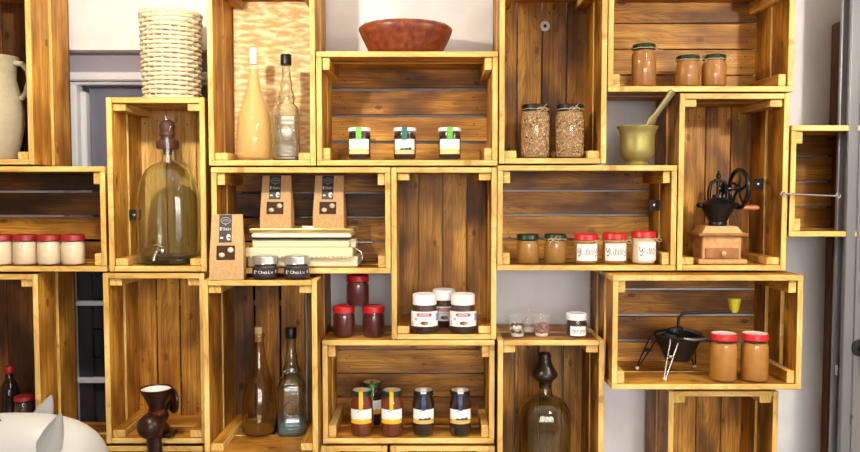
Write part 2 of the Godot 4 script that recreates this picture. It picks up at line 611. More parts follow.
func make_materials() -> void:
	M.iron = mat(c8(52, 46, 42), 0.5, 0.6)
	M.steel = mat(c8(190, 190, 192), 0.25, 1.0)
	M.black_iron = mat(c8(22, 21, 22), 0.28, 0.3)
	M.clear = glass(c8(235, 240, 238), 0.008)
	M.red_lid = mat(c8(178, 22, 30), 0.32)
	M.bright_red_lid = mat(c8(206, 36, 40), 0.32)
	M.dull_red_lid = mat(c8(150, 32, 34), 0.4)
	M.white_lid = mat(c8(238, 238, 240), 0.35)
	M.green_lid = mat(c8(24, 52, 32), 0.3, 0.2)
	M.black_lid = mat(c8(30, 28, 26), 0.35, 0.3)
	M.silver_lid = mat(c8(196, 194, 192), 0.32, 0.85)
	M.twine = mat(c8(206, 184, 140), 0.9)
	M.cork = noisy(c8(196, 158, 108), c8(226, 196, 150), 0.06, 0.9, 18.0)
	M.kraft = noisy(c8(196, 154, 104), c8(208, 168, 118), 0.05, 0.8, 8.0)
	M.honey = mat(c8(112, 42, 6), 0.15)
	M.dark_honey = mat(c8(42, 13, 7), 0.15)
	M.jam = mat(c8(70, 6, 10), 0.3)
	M.caramel = noisy(c8(152, 98, 30), c8(166, 110, 38), 0.03, 0.5, 6.0)
	M.butter = noisy(c8(172, 114, 38), c8(184, 126, 46), 0.03, 0.5, 6.0)
	M.mustard = noisy(c8(152, 104, 30), c8(166, 116, 38), 0.03, 0.5, 6.0)
	M.cream = noisy(c8(228, 206, 172), c8(236, 216, 184), 0.04, 0.6, 6.0)
	M.choc = mat(c8(58, 30, 20), 0.4)
	M.label_paper = mat(c8(244, 243, 240), 0.6)
	M.wall = noisy(c8(228, 227, 229), c8(235, 234, 236), 0.02, 0.42, 1.4)
	M.white_paint = mat(c8(216, 218, 224), 0.4)
	M.muesli = noisy(c8(92, 48, 20), c8(238, 206, 150), 0.09, 0.7, 14.0, 0.25, 11, 3)

# ------------------------------------------------------------------ jars and bottles
func jar(called: String, label: String, group: String, pos: Vector3, r: float, h: float, o: Dictionary) -> Node3D:
	var t := thing(called, label, "jar", pos, group, o.get("turn", 0.0))
	var lh: float = o.get("lid_h", 0.014)
	var lr: float = o.get("lid_r", 0.94) * r
	var nk: float = o.get("neck", 0.86) * r
	var sh: float = o.get("shoulder", 0.014)
	var gh := h - lh * 0.75
	var seg: int = o.get("seg", 28)
	var g := G.new()
	lathe(g, 0, [[0.0, 0.0015], [r * 0.8, 0.0], [r * 0.95, 0.0012], [r, 0.006], [r, gh - sh - 0.008], [r * 0.985, gh - sh - 0.004], [(r + nk) / 2, gh - sh + 0.004], [nk, gh - sh * 0.35], [nk, gh]], seg)
	var gl := part("glass", g, o.get("glass", M.clear), t)
	if o.has("fill"):
		var f: float = o.get("fill_top", 0.86) * h
		var rr := r - 0.0016
		var gc := G.new()
		var prof := [[0.0, 0.003], [rr * 0.9, 0.003], [rr, 0.008]]
		if f > gh - sh - 0.008:
			prof.append([rr, gh - sh - 0.009])
			prof.append([nk - 0.002, minf(f, gh - 0.001)])
		else:
			prof.append([rr, f])
		prof.append([0.0, minf(f, gh - 0.001)])
		lathe(gc, 0, prof, seg)
		part("contents", gc, o.fill, t)
	var gd := G.new()
	var y0 := h - lh
	lathe(gd, 0, [[lr * 0.9, y0 + 0.001], [lr, y0], [lr + 0.0008, y0 + 0.0015], [lr, y0 + 0.003], [lr, h - 0.003], [lr - 0.001, h - 0.001], [lr - 0.003, h]], seg)
	lathe(gd, 1 if o.has("lid_top") else 0, [[lr - 0.003, h], [lr - 0.0045, h - 0.0012], [0.0, h - 0.0012]], seg)
	part("lid", gd, [o.lid, o.get("lid_top", o.lid)], t)
	if o.has("label"):
		var gp := G.new()
		arc_patch(gp, 0, r + 0.0007, o.get("ly0", 0.25) * h, o.get("ly1", 0.6) * h, o.get("half", 1.0))
		part("label", gp, o.label, t)
	if o.has("ribbon"):
		var gr := G.new()
		var lw: float = o.get("ribbon_w", 0.0105)
		var zt := sqrt(lr * lr - lw * lw / 4)
		band(gr, 0, [Vector3(0, h + 0.0006, -lr * 0.3), Vector3(0, h + 0.0006, zt - 0.002), Vector3(0, h - 0.002, zt + 0.0016), Vector3(0, y0, zt + 0.0018), Vector3(0, gh - sh - 0.008, r + 0.0016), Vector3(0, o.get("ly1", 0.6) * h - 0.002, r + 0.0016)], lw, 0.0004)
		part("seal_strip", gr, o.ribbon, t)
		if o.has("ribbon_top"):
			var gw := G.new()
			band(gw, 0, [Vector3(0, h + 0.0014, -lr * 0.2), Vector3(0, h + 0.0014, zt * 0.75), Vector3(0, h - 0.001, zt + 0.0025), Vector3(0, h - 0.004, zt + 0.003)], lw * 1.5, 0.0004)
			part("seal_sticker", gw, o.ribbon_top, t)
	if o.get("twine", false):
		var gt := G.new()
		var yt: float = gh - sh * 0.2 if not o.has("twine_y") else o.twine_y * h
		var rt := maxf(nk, lr * 0.97) + 0.0012
		var pts := []
		for k in 24:
			pts.append(Vector3(cos(TAU * k / 24) * rt, yt + sin(k * 1.7) * 0.0006, sin(TAU * k / 24) * rt))
		tube(gt, 0, pts, 0.0011, 5, true)
		var kx: float = o.get("knot", 0.3)
		var a := PI / 2 - kx
		var c := Vector3(cos(a) * (rt + 0.002), yt, sin(a) * (rt + 0.002))
		for sg in [-1.0, 1.0]:
			var loop := []
			for k in 13:
				var q := TAU * k / 12.0
				loop.append(c + Vector3(sg * 0.011 * (1 - cos(q)) / 2 * 1.3, sin(q) * 0.0045 - 0.003 * (1 - cos(q)) / 2, 0.002 + 0.0015 * sin(q / 2)))
			tube(gt, 0, loop, 0.0009, 5)
			tube(gt, 0, [c, c + Vector3(sg * 0.006, 0.006 if sg > 0 else -0.007, 0.002), c + Vector3(sg * 0.012, 0.012 if sg > 0 else -0.016, 0.003)], 0.0008, 5)
		part("twine", gt, M.twine, t)
	return t

func scaled(px: Array, k: float, base: float) -> Array:     # profile measured as [radius, height above the base] in pixels
	var out := []
	for p in px:
		out.append([p[0] * k, p[1] * k + base] if p.size() < 3 else [p[0] * k, p[1] * k + base, p[2]])
	return out

func hollow(prof: Array, wall: float) -> Array:                # a vessel: the outside, then the inside back down
	var inner := [[0.0, prof[0][1] + wall * 2.2] + prof[0].slice(2)]
	for q in prof:
		if q[0] > wall * 2.0:
			inner.append([q[0] - wall, q[1] + (wall * 2.0 if q[1] < wall * 3.0 else 0.0)] + q.slice(2))
	inner.reverse()
	var out := []
	for q in prof:
		if not (q[0] < 0.001 and q[1] > 20.0):
			out.append(q)
	return out + inner

func _ready() -> void:
	rng.seed = 20240
	# ---------------------------------------------------------------- camera
	var cam := Camera3D.new()
	cam.name = "camera"
	cam.fov = rad_to_deg(2.0 * atan(226.0 / FOCAL))
	cam.near = 0.05
	add_child(cam)
	cam.position = EYE
	cam.rotation.x = -PITCH
	cam.current = true
	# ---------------------------------------------------------------- sky and exposure
	var env := Environment.new()
	env.background_mode = Environment.BG_SKY
	var sky := Sky.new()
	var sm := ProceduralSkyMaterial.new()
	sm.sky_top_color = c8(214, 212, 210)
	sm.sky_horizon_color = c8(230, 227, 222)
	sm.ground_bottom_color = c8(90, 90, 92)
	sm.ground_horizon_color = c8(150, 150, 152)
	sky.sky_material = sm
	env.sky = sky
	env.background_energy_multiplier = 15.0
	env.tonemap_mode = Environment.TONE_MAPPER_LINEAR
	env.tonemap_exposure = 1.12
	env.sdfgi_enabled = true
	env.ssao_enabled = true
	env.ssil_enabled = true
	var we := WorldEnvironment.new()
	we.name = "environment"
	we.environment = env
	add_child(we)
	# ---------------------------------------------------------------- lamps in front of the shelves
	make_materials()
	tube_light(Vector3(0.95, 2.5, 2.4), 1.5)
	pendant(Vector3(-0.60, 2.10, 0.72), 0.82, "bare glowing bulb hanging before the wicker basket")
	pendant(Vector3(1.16, 2.02, 0.82), 0.72, "bare glowing bulb hanging before the coffee mill crate")
	make_wood()
	make_labels()
	room()
	crates()
	left_goods()
	middle_goods()
	right_goods()

func pendant(p: Vector3, energy: float, label: String) -> void:
	var t := thing("pendant_lamp", label, "lamp", p, "pendant lamps before the shelves")
	var g := G.new()
	var prof := []
	for k in 13:
		var a := -PI / 2 + PI * k / 13.0
		prof.append([maxf(0.0001, 0.03 * cos(a)), 0.03 * sin(a)])
	prof.append([0.014, 0.034])
	prof.append([0.013, 0.045])
	lathe(g, 0, prof, 24)
	var em := mat(c8(255, 240, 214), 0.3)
	em.emission_enabled = true
	em.emission = c8(255, 238, 210)
	em.emission_energy_multiplier = 6.0
	part("bulb", g, em, t, "glowing glass bulb")
	var g2 := G.new()
	lathe(g2, 0, [[0.0, 0.044], [0.017, 0.044], [0.018, 0.046], [0.018, 0.085], [0.01, 0.095], [0.004, 0.1]], 18)
	part("socket", g2, M.black_lid, t)
	var g3 := G.new()
	tube(g3, 0, [Vector3(0, 0.098, 0), Vector3(0, 2.545 - p.y, 0)], 0.003, 6)
	part("cord", g3, M.black_lid, t)
	var l := OmniLight3D.new()
	l.name = "bulb_light"
	l.light_color = c8(255, 242, 222)
	l.light_energy = energy
	l.light_size = 0.03
	l.omni_range = 8.0
	l.omni_attenuation = 2.0
	l.shadow_enabled = true
	t.add_child(l)

func tube_light(p: Vector3, energy: float) -> void:
	# twin fluorescent fitting on the ceiling, running away from the shelves
	var t := thing("ceiling_light", "twin fluorescent ceiling light running towards the shelves", "light", p)
	var g := G.new()
	box(g, 0, Vector3(0.2, 0.045, 1.26), Vector3(0, 0.0255, 0), 0.006)
	part("housing", g, M.white_paint, t)
	var em := mat(c8(250, 250, 250), 0.4)
	em.emission_enabled = true
	em.emission = c8(255, 250, 240)
	em.emission_energy_multiplier = 8.0
	for x in [-0.055, 0.055]:
		g = G.new()
		tube(g, 0, [Vector3(x, -0.012, -0.6), Vector3(x, -0.012, 0.6)], 0.013, 12)
		part("fluorescent_tube", g, em, t, "glowing white tube")
	var l := AreaLight3D.new()
	l.name = "tube_light"
	l.area_size = Vector2(0.14, 1.2)
	l.light_color = c8(255, 250, 240)
	l.light_energy = energy
	l.area_range = 8.0
	l.shadow_enabled = true
	t.add_child(l)
	l.position = Vector3(0, -0.03, 0)
	l.rotation = Vector3(-PI / 2, 0, 0)

func room() -> void:
	var WZ := -0.245
	var g := G.new()
	# floor and ceiling
	box(g, 0, Vector3(6.2, 0.1, 5.2), Vector3(0, -0.05, 1.6), 0.0)
	structure("floor", g, noisy(c8(150, 140, 128), c8(168, 158, 146), 0.02, 0.5, 1.5))
	g = G.new()
	box(g, 0, Vector3(6.2, 0.1, 5.2), Vector3(0, 2.6, 1.6), 0.0)
	structure("ceiling", g, mat(c8(226, 224, 220), 0.8))
	# side walls
	g = G.new()
	box(g, 0, Vector3(0.1, 2.54, 5.0), Vector3(-2.75, 1.275, 1.6), 0.0)
	structure("wall_left", g, mat(c8(206, 200, 190), 0.8))
	g = G.new()
	box(g, 0, Vector3(0.1, 2.54, 5.0), Vector3(2.55, 1.275, 1.6), 0.0)
	structure("wall_right", g, mat(c8(206, 200, 190), 0.8))
	# wall behind the camera, with a shop window
	g = G.new()
	var zr := 3.7
	box(g, 0, Vector3(2.3, 2.54, 0.1), Vector3(-1.55, 1.275, zr), 0.0)
	box(g, 0, Vector3(0.9, 2.54, 0.1), Vector3(2.05, 1.275, zr), 0.0)
	box(g, 0, Vector3(2.0, 0.7, 0.1), Vector3(0.6, 0.35, zr), 0.0)
	box(g, 0, Vector3(2.0, 0.45, 0.1), Vector3(0.6, 2.32, zr), 0.0)
	structure("wall_front", g, mat(c8(206, 200, 190), 0.8))
	g = G.new()
	for x in [-0.37, 0.6, 1.57]:
		box(g, 0, Vector3(0.06, 1.4, 0.07), Vector3(x, 1.4, zr), 0.003)
	for y in [0.73, 2.07]:
		box(g, 0, Vector3(2.0, 0.06, 0.068), Vector3(0.6, y, zr), 0.003)
	var wf := structure("window_1", g, M.white_paint)
	for x in [0.115, 1.085]:
		g = G.new()
		box(g, 0, Vector3(0.9, 1.3, 0.006), Vector3(x, 1.4, zr), 0.0)
		part("pane", g, M.clear, wf)
	# the shelf wall: a door niche behind the crates at the left
	var nx0 := at(62, 120, WZ).x
	var nx1 := at(300, 120, WZ).x
	var ny := at(100, 50, WZ).y
	g = G.new()
	box(g, 0, Vector3(nx0 + 2.75, 2.54, 0.2), Vector3((nx0 - 2.75) / 2, 1.275, WZ - 0.1), 0.0)
	box(g, 0, Vector3(2.55 - nx1, 2.54, 0.2), Vector3((2.55 + nx1) / 2, 1.275, WZ - 0.1), 0.0)
	box(g, 0, Vector3(nx1 - nx0, 2.545 - ny, 0.2), Vector3((nx0 + nx1) / 2, (2.545 + ny) / 2, WZ - 0.1), 0.0)
	box(g, 0, Vector3(nx1 - nx0 + 0.1, 2.54, 0.05), Vector3((nx0 + nx1) / 2, 1.275, WZ - 0.176), 0.0)
	structure("wall_back", g, M.wall)
	# door in the niche
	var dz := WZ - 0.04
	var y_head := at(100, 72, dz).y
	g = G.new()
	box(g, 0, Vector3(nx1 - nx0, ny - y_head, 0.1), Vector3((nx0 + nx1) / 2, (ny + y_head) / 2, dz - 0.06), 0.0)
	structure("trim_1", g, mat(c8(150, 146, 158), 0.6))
	g = G.new()
	var head_h := y_head - at(100, 84, dz).y
	box(g, 0, Vector3(nx1 - nx0, head_h * 0.72, 0.05), Vector3((nx0 + nx1) / 2, y_head - head_h * 0.36, dz - 0.02), 0.004)
	box(g, 0, Vector3(nx1 - nx0, head_h * 0.3, 0.035), Vector3((nx0 + nx1) / 2, y_head - head_h * 0.86, dz - 0.03), 0.004)
	var y_rail := at(92, 220, dz).y
	var jw := at(83, 130, dz).x - nx0
	for x in [nx0 + jw * 0.32, nx1 - jw * 0.32]:
		box(g, 0, Vector3(jw * 0.64, y_head - head_h - y_rail, 0.05), Vector3(x, (y_head - head_h + y_rail) / 2, dz - 0.02), 0.004)
	box(g, 0, Vector3(jw * 0.42, y_head - head_h - 0.02 - y_rail, 0.03), Vector3(nx0 + jw * 0.82, (y_head - head_h - 0.02 + y_rail) / 2, dz - 0.035), 0.004)
	var door := structure("door_1", g, M.white_paint)
	g = G.new()
	box(g, 0, Vector3(jw, y_rail, 0.03), Vector3(nx0 + jw * 0.5, y_rail / 2, dz - 0.045), 0.002)
	part("lower_stile", g, mat(c8(48, 44, 44), 0.5), door, "dark lower stile")
	g = G.new()
	box(g, 0, Vector3(nx1 - nx0 - jw, y_rail, 0.006), Vector3((nx0 + nx1 + jw) / 2, y_rail / 2, dz - 0.052), 0.0)
	part("lower_pane", g, mat(c8(58, 58, 68), 0.2), door, "dark lower pane")
	for py in [304.0, 382.0]:
		g = G.new()
		var yb := at(92, py, dz).y
		box(g, 0, Vector3(nx1 - nx0, 0.016, 0.02), Vector3((nx0 + nx1) / 2, yb, dz - 0.025), 0.002)
		part("glazing_bar", g, M.white_paint, door)
	for py in [332.0, 361.0]:
		g = G.new()
		box(g, 0, Vector3(nx1 - nx0 - jw, 0.006, 0.012), Vector3((nx0 + nx1 + jw) / 2, at(92, py, dz).y, dz - 0.046), 0.001)
		part("glazing_bar", g, M.black_lid, door)
	g = G.new()
	box(g, 0, Vector3(0.012, 0.6, 0.01), Vector3(at(85, 350, dz).x, at(85, 350, dz).y - 0.05, dz - 0.05), 0.001)
	part("glazing_bar", g, M.black_lid, door)
	g = G.new()
	box(g, 0, Vector3(nx1 - nx0 - jw, y_head - head_h, 0.01), Vector3((nx0 + nx1 + jw) / 2, (y_head - head_h) / 2, dz - 0.058), 0.0)
	part("pane", g, mat(c8(112, 114, 134), 0.2), door, "blue-grey obscure glass")
	# brown wooden jamb beside the right-hand door
	g = G.new()
	var jx := at(826, 200, WZ).x
	box(g, 0, Vector3(0.09, at(830, 22, WZ + 0.03).y, 0.045), Vector3(jx + 0.045, at(830, 22, WZ + 0.03).y / 2, WZ + 0.0235), 0.006)
	structure("trim_2", g, mat(c8(92, 54, 30), 0.45))
	# pale metal door leaf standing open at the right
	var ex := at(848, 100, 0.0).x
	var door2 := Node3D.new()
	door2.name = "door_2"
	door2.set_meta("kind", "structure")
	add_child(door2)
	door2.position = Vector3(ex, 0, 0)
	var leaf := mat(c8(128, 124, 124), 0.4, 0.1)
	var alu := mat(c8(140, 142, 148), 0.35, 0.6)
	g = G.new()
	box(g, 0, Vector3(0.75, 2.25, 0.045), Vector3(0.402, 1.16, -0.026), 0.002)
	part("leaf", g, leaf, door2, "pale grey door panel")
	g = G.new()
	box(g, 0, Vector3(0.024, 2.25, 0.006), Vector3(0.016, 1.16, 0.0005), 0.0015)
	box(g, 0, Vector3(0.012, 2.25, 0.004), Vector3(0.04, 1.16, -0.001), 0.0015)
	part("edge_profile", g, alu, door2)
	g = G.new()
	box(g, 0, Vector3(0.022, 2.25, 0.012), Vector3(0.016, 1.16, -0.010), 0.002)
	box(g, 0, Vector3(0.022, 2.25, 0.014), Vector3(0.012, 1.16, -0.048), 0.002)
	box(g, 0, Vector3(0.010, 2.25, 0.024), Vector3(0.022, 1.16, -0.029), 0.001)
	part("edge_profile", g, alu, door2)
	g = G.new()
	var yl := at(833, 395, -0.03).y
	box(g, 0, Vector3(0.003, 0.26, 0.02), Vector3(0.0155, yl, -0.029), 0.0005)
	var plate := part("lock_plate", g, mat(c8(120, 112, 92), 0.4, 0.8), door2, "dull metal lock plate")
	g = G.new()
	box(g, 0, Vector3(0.012, 0.03, 0.012), Vector3(0.009, at(833, 370, -0.03).y, -0.029), 0.002)
	part("latch", g, M.steel, plate)
	g = G.new()
	var yh := at(855, 350, 0.03).y
	lathe(g, 0, [[0.0, 0.0], [0.024, 0.0], [0.024, 0.006], [0.01, 0.008], [0.01, 0.04], [0.0, 0.04]], 18, Transform3D(Basis(Vector3.RIGHT, PI / 2), Vector3(0.052, yh, 0.0)))
	tube(g, 0, [Vector3(0.042, yh, 0.042), Vector3(0.09, yh, 0.046), Vector3(0.16, yh - 0.003, 0.046)], [0.011, 0.01, 0.009], 10)
	part("handle", g, M.black_lid, door2, "black lever handle")
	g = G.new()
	var yk := at(852, 419, 0.0).y
	lathe(g, 0, [[0.0, 0.0], [0.008, 0.0], [0.008, 0.004], [0.0, 0.005]], 14, Transform3D(Basis(Vector3.RIGHT, PI / 2), Vector3(0.03, yk + 0.006, -0.003)))
	box(g, 0, Vector3(0.008, 0.02, 0.005), Vector3(0.03, yk - 0.006, -0.0015), 0.001)
	part("keyhole", g, mat(c8(104, 98, 92), 0.4, 0.6), door2)
	# counter in front, below the frame
	var t := thing("shop_counter", "low wooden counter under the white pig bank", "counter", Vector3(-0.95, 0, 0.80))
	g = G.new()
	box(g, 0, Vector3(0.9, 0.03, 0.5), Vector3(0, 0.885, 0), 0.003)
	part("counter_top", g, mat(c8(140, 100, 62), 0.5), t)
	for sx in [-0.42, 0.42]:
		for sz in [-0.22, 0.22]:
			g = G.new()
			box(g, 0, Vector3(0.05, 0.87, 0.05), Vector3(sx, 0.435, sz), 0.003)
			part("leg", g, mat(c8(120, 84, 52), 0.5), t)

func crates() -> void:
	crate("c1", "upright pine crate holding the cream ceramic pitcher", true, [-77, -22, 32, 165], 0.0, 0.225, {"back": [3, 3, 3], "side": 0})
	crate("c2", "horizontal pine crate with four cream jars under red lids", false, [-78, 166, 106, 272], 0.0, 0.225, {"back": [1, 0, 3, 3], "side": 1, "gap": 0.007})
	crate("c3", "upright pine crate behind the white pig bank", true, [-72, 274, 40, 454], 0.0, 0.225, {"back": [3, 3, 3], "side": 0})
	crate("c4", "upright pale pine crate holding the green glass demijohn with tap", true, [107, 97, 206, 272], 0.0, 0.225, {"back": [2, 2, 2], "side": 0, "gap": 0.003})
	crate("c5", "upright brown crate with the cast meat grinder clamped inside", true, [104, 273, 206, 444], 0.0, 0.225, {"back": [0, 0, 0, 1], "side": 0, "gap": 0.004})
	crate("c6", "upright crate with plywood back holding peach and clear bottles", true, [207, -24, 315.5, 166], 0.0, 0.225, {"back": [0, 0, 0], "side": 0})
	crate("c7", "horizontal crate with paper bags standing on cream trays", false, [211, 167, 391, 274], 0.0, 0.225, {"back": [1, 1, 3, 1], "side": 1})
	crate("c8", "upright crate standing forward with cork-stopped and capped bottles inside", true, [203, 280, 318, 458], 0.06, 0.285, {"back": [3, 1, 0, 1], "side": 1, "gap": 0.006})
	crate("c9", "horizontal crate under the brown bowl with three honey jars", false, [316, 51, 498.3, 166], 0.0, 0.225, {"back": [0, 0, 1, 1], "side": 0, "gap": 0.008})
	crate("c10", "upright crate with three white-capped chocolate spread jars", true, [391, 167, 497, 340], 0.0, 0.225, {"back": [1, 0, 0, 1], "side": 1})
	crate("c11", "horizontal crate with five tall honey jars under red jam jars", false, [322, 340, 495, 444], 0.0, 0.225, {"back": [1, 1, 0, 0], "side": 0, "gap": 0.004})
	crate("c12", "upright crate with two twine-tied muesli jars", true, [499, -22, 607.5, 164], 0.0, 0.225, {"back": [1, 0, 1, 1], "side": 1, "gap": 0.004})
	crate("c13", "horizontal crate with green-lidded jars and yummy jars", false, [497, 165, 677, 271], 0.0, 0.225, {"back": [0, 0, 1, 1], "side": 1, "gap": 0.006})
	crate("c14", "horizontal crate with one tall and two short caramel jars", false, [608, -22, 795, 92], 0.0, 0.225, {"back": [0, 0, 0, 1], "side": 1, "gap": 0.003})
	crate("c15", "upright crate holding the black coffee mill with flywheel", true, [678, 93, 788.5, 271], 0.0, 0.225, {"back": [0, 0, 1, 1], "side": 1})
	crate("c16", "horizontal crate standing forward with food mill and red-lidded jars", false, [612, 275, 803, 390], 0.06, 0.285, {"back": [0, 1, 1, 1], "side": 0, "gap": 0.0075, "end": 1, "sgap": 0.01, "ends": 3, "egap": 0.02})
	crate("c17", "upright crate holding the dark stoppered glass jug", true, [497, 340, 604, 522], 0.02, 0.245, {"back": [1, 1, 1, 1], "side": 1, "gap": 0.003})
	crate("c18", "upright empty crate below the food mill crate", true, [667, 391, 777, 572], 0.0, 0.225, {"back": [0, 0, 1, 1], "side": 1})
	crate("c19", "horizontal empty crate beside the metal door", false, [790, 125, 968, 237], 0.0, 0.225, {"back": [0, 0, 1, 1], "side": 1})
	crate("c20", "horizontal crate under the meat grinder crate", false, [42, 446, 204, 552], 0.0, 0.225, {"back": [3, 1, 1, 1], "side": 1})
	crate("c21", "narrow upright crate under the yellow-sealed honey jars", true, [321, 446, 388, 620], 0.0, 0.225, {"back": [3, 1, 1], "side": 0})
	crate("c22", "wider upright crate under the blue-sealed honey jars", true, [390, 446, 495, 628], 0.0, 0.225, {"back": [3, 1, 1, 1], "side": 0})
	bracket("c4", 126, 215, -0.11, -1)
	bracket("c15", 768, 184, -0.12, 1)
	bracket("c13", 663, 205, -0.11, 1)
	# plywood sheet covering the back of the bottle crate
	var ply := noisy(c8(212, 168, 104), c8(250, 232, 182), 0.03, 0.6, 3.0, 0.0, 8, 5)
	ply.uv1_scale = Vector3(2.2, 7.0, 2.2)
	var r6: Node3D = C.c6.root
	var g := G.new()
	var zb: float = -0.225 + 0.009 + 0.003
	var wid: float = C.c6.x1 - C.c6.x0 - 0.036
	box(g, 0, Vector3(wid, C.c6.top - C.c6.floor - 0.02, 0.006), Vector3(0, (C.c6.top - C.c6.y0) / 2, zb), 0.001)
	part("plywood_back", g, ply, r6, "pale blotchy plywood sheet")
	# white button hook on the back of the muesli crate
	var p := at(545, 26, -0.21)
	var t := thing("wall_hook", "small white round button hook above the muesli jars", "hook", Vector3(p.x, p.y, -0.2155))
	g = G.new()
	lathe(g, 0, [[0.0, 0.0], [0.014, 0.0], [0.0155, 0.003], [0.0135, 0.007], [0.0062, 0.008], [0.0055, 0.004], [0.0, 0.004]], 20, Transform3D(Basis(Vector3.RIGHT, PI / 2), Vector3.ZERO))
	part("disc", g, M.white_lid, t)
	g = G.new()
	lathe(g, 0, [[0.005, 0.003], [0.0048, 0.0055], [0.0, 0.0065]], 12, Transform3D(Basis(Vector3.RIGHT, PI / 2), Vector3.ZERO))
	part("screw", g, M.iron, t)
	# steel hook rod between the mill crate and the metal door
	var a := at(783, 194, 0.012)
	var b := at(838, 196, 0.012)
	t = thing("hook_rod", "thin steel hook rod from crate to metal door", "rod", a)
	g = G.new()
	tube(g, 0, [Vector3.ZERO, b - a], 0.003, 8)
	part("rod", g, M.steel, t)
	for e in [Vector3.ZERO, b - a]:
		g = G.new()
		var ring := []
		for k in 14:
			ring.append(e + Vector3(0.006 * cos(TAU * k / 14), 0.006 * sin(TAU * k / 14), 0))
		tube(g, 0, ring, 0.002, 6, true)
		tube(g, 0, [e + Vector3(0, 0, -0.0135), e + Vector3(0, 0, 0.003)], 0.002, 6)
		part("eye", g, M.steel, t)

func left_goods() -> void:
	var g := G.new()
	# ---- cream pitcher
	var z := -0.11
	var k := 1.0 / ppm(z)
	var t := thing("ceramic_pitcher", "cream glazed ceramic pitcher with side handle", "pitcher", on(-3.5, C.c1.floor, z))
	var cream_glaze := noisy(c8(188, 180, 150), c8(202, 194, 166), 0.03, 0.35, 4.0)
	var body := [[0, 0], [19, 0], [21, 2], [25, 18], [28.5, 36], [28.5, 50], [26, 63], [23.5, 72], [21.5, 80], [22, 92], [24.5, 101], [25, 102], [23.5, 102], [21, 92], [20, 80]]
	lathe(g, 0, scaled(body, k, 0), 32)
	part("body", g, cream_glaze, t)
	g = G.new()
	tube(g, 0, [Vector3(22 * k, 96 * k, 0), Vector3(30 * k, 95 * k, 0), Vector3(36 * k, 88 * k, 0), Vector3(37 * k, 78 * k, 0), Vector3(33 * k, 66 * k, 0), Vector3(28 * k, 60 * k, 0)], [0.008, 0.008, 0.0085, 0.0085, 0.008, 0.007], 10)
	part("handle", g, cream_glaze, t)
	# ---- cream jars with red lids
	var which := ["red-lidded cream jar fourth from the crate's end post", "red-lidded cream jar third from the crate's end post", "red-lidded cream jar second from the crate's end post", "red-lidded cream jar next to the crate's end post"]
	for i in 4:
		jar("cream_jar", which[i], "red-lidded cream jars in one row", on(0.5 + 24 * i, C.c2.floor, -0.035), 0.0318, 0.083, {"lid": M.dull_red_lid, "fill": M.cream, "fill_top": 0.78, "lid_h": 0.016, "lid_r": 0.98, "neck": 0.9, "shoulder": 0.008})
	# ---- dim things at the back of the crate behind the pig
	jar("dark_jar", "dark jar with flat red lid behind the pig bank", "", on(19, C.c3.floor, -0.10), 0.026, 0.118, {"lid": M.dull_red_lid, "fill": M.choc, "lid_h": 0.012, "lid_r": 1.0})
	t = thing("dark_bottle", "dark slim bottle with small red cap behind the pig bank", "bottle", on(5, C.c3.floor, -0.15))
	g = G.new()
	lathe(g, 0, [[0, 0], [0.024, 0], [0.026, 0.004], [0.026, 0.11], [0.022, 0.135], [0.011, 0.155], [0.0105, 0.18], [0, 0.18]], 22)
	part("glass", g, mat(c8(26, 22, 18), 0.1), t)
	g = G.new()
	lathe(g, 0, [[0.0115, 0.172], [0.0125, 0.174], [0.0125, 0.19], [0.011, 0.192], [0, 0.192]], 16)
	part("cap", g, M.dull_red_lid, t)
	# ---- wicker basket
	z = -0.10
	k = 1.0 / ppm(z)
	t = thing("wicker_basket", "bleached white wicker basket on top of the demijohn crate", "basket", on(174.5, C.c4.top, z))
	var wick := noisy(c8(214, 200, 164), c8(236, 226, 198), 0.08, 0.8, 10.0)
	var rows := 19
	var hh := 82.0 * k
	var rb := 26.0 * k
	var rt := 28.0 * k
	g = G.new()
	for r in rows:
		var yy := 0.006 + hh * r / rows
		var rr := lerpf(rb, rt, float(r) / rows)
		var pts := []
		var nst := 22
		for q in nst * 4:
			var th := TAU * q / (nst * 4)
			var wob := cos(th * nst / 2.0 + PI * (r % 2)) * 0.0028
			pts.append(Vector3(cos(th) * (rr + wob), yy + sin(th * 3 + r) * 0.0008, sin(th) * (rr + wob)))
		tube(g, 0, pts, 0.0052, 6, true)
	part("woven_strands", g, wick, t).set_meta("kind", "stuff")
	g = G.new()
	for q in 22:
		var th := TAU * (q + 0.5) / 22
		tube(g, 0, [Vector3(cos(th) * rb, 0.002, sin(th) * rb), Vector3(cos(th) * rt, hh + 0.004, sin(th) * rt)], 0.0024, 5)
	part("stakes", g, wick, t).set_meta("kind", "stuff")
	g = G.new()
	for s in 2:
		var pts := []
		for q in 72:
			var th := TAU * q / 72
			pts.append(Vector3(cos(th) * (rt + 0.003 * cos(th * 18 + PI * s)), hh + 0.004 + 0.004 * sin(th * 18 + PI * s), sin(th) * (rt + 0.003 * cos(th * 18 + PI * s))))
		tube(g, 0, pts, 0.005, 6, true)
	part("rim", g, wick, t)
	g = G.new()
	lathe(g, 0, [[0, 0.001], [rb + 0.002, 0.001], [rb + 0.002, 0.006], [0, 0.006]], 28)
	part("base", g, wick, t)
	# ---- demijohn with tap
	z = -0.085
	k = 1.0 / ppm(z)
	t = thing("glass_demijohn", "large pale green glass demijohn with wooden stopper and metal tap", "demijohn", on(169, C.c4.floor, z))
	g = G.new()
	var dj := [[0, 1, 4.0], [24, 0, 4.0], [26.5, 2, 4.0], [27.5, 6, 4.0], [28, 30, 3.8], [28, 62, 3.6], [27.2, 74, 3.2], [25, 84, 2.8], [21, 92.5, 2.4], [15, 98, 2.1], [9, 100.5, 2.0], [6.2, 102, 2.0], [5.6, 106, 2.0], [5.8, 112, 2.0]]
	lathe(g, 0, scaled(hollow(dj, 0.9), k, 0), 40, Transform3D.IDENTITY, 1.0, 0.92)
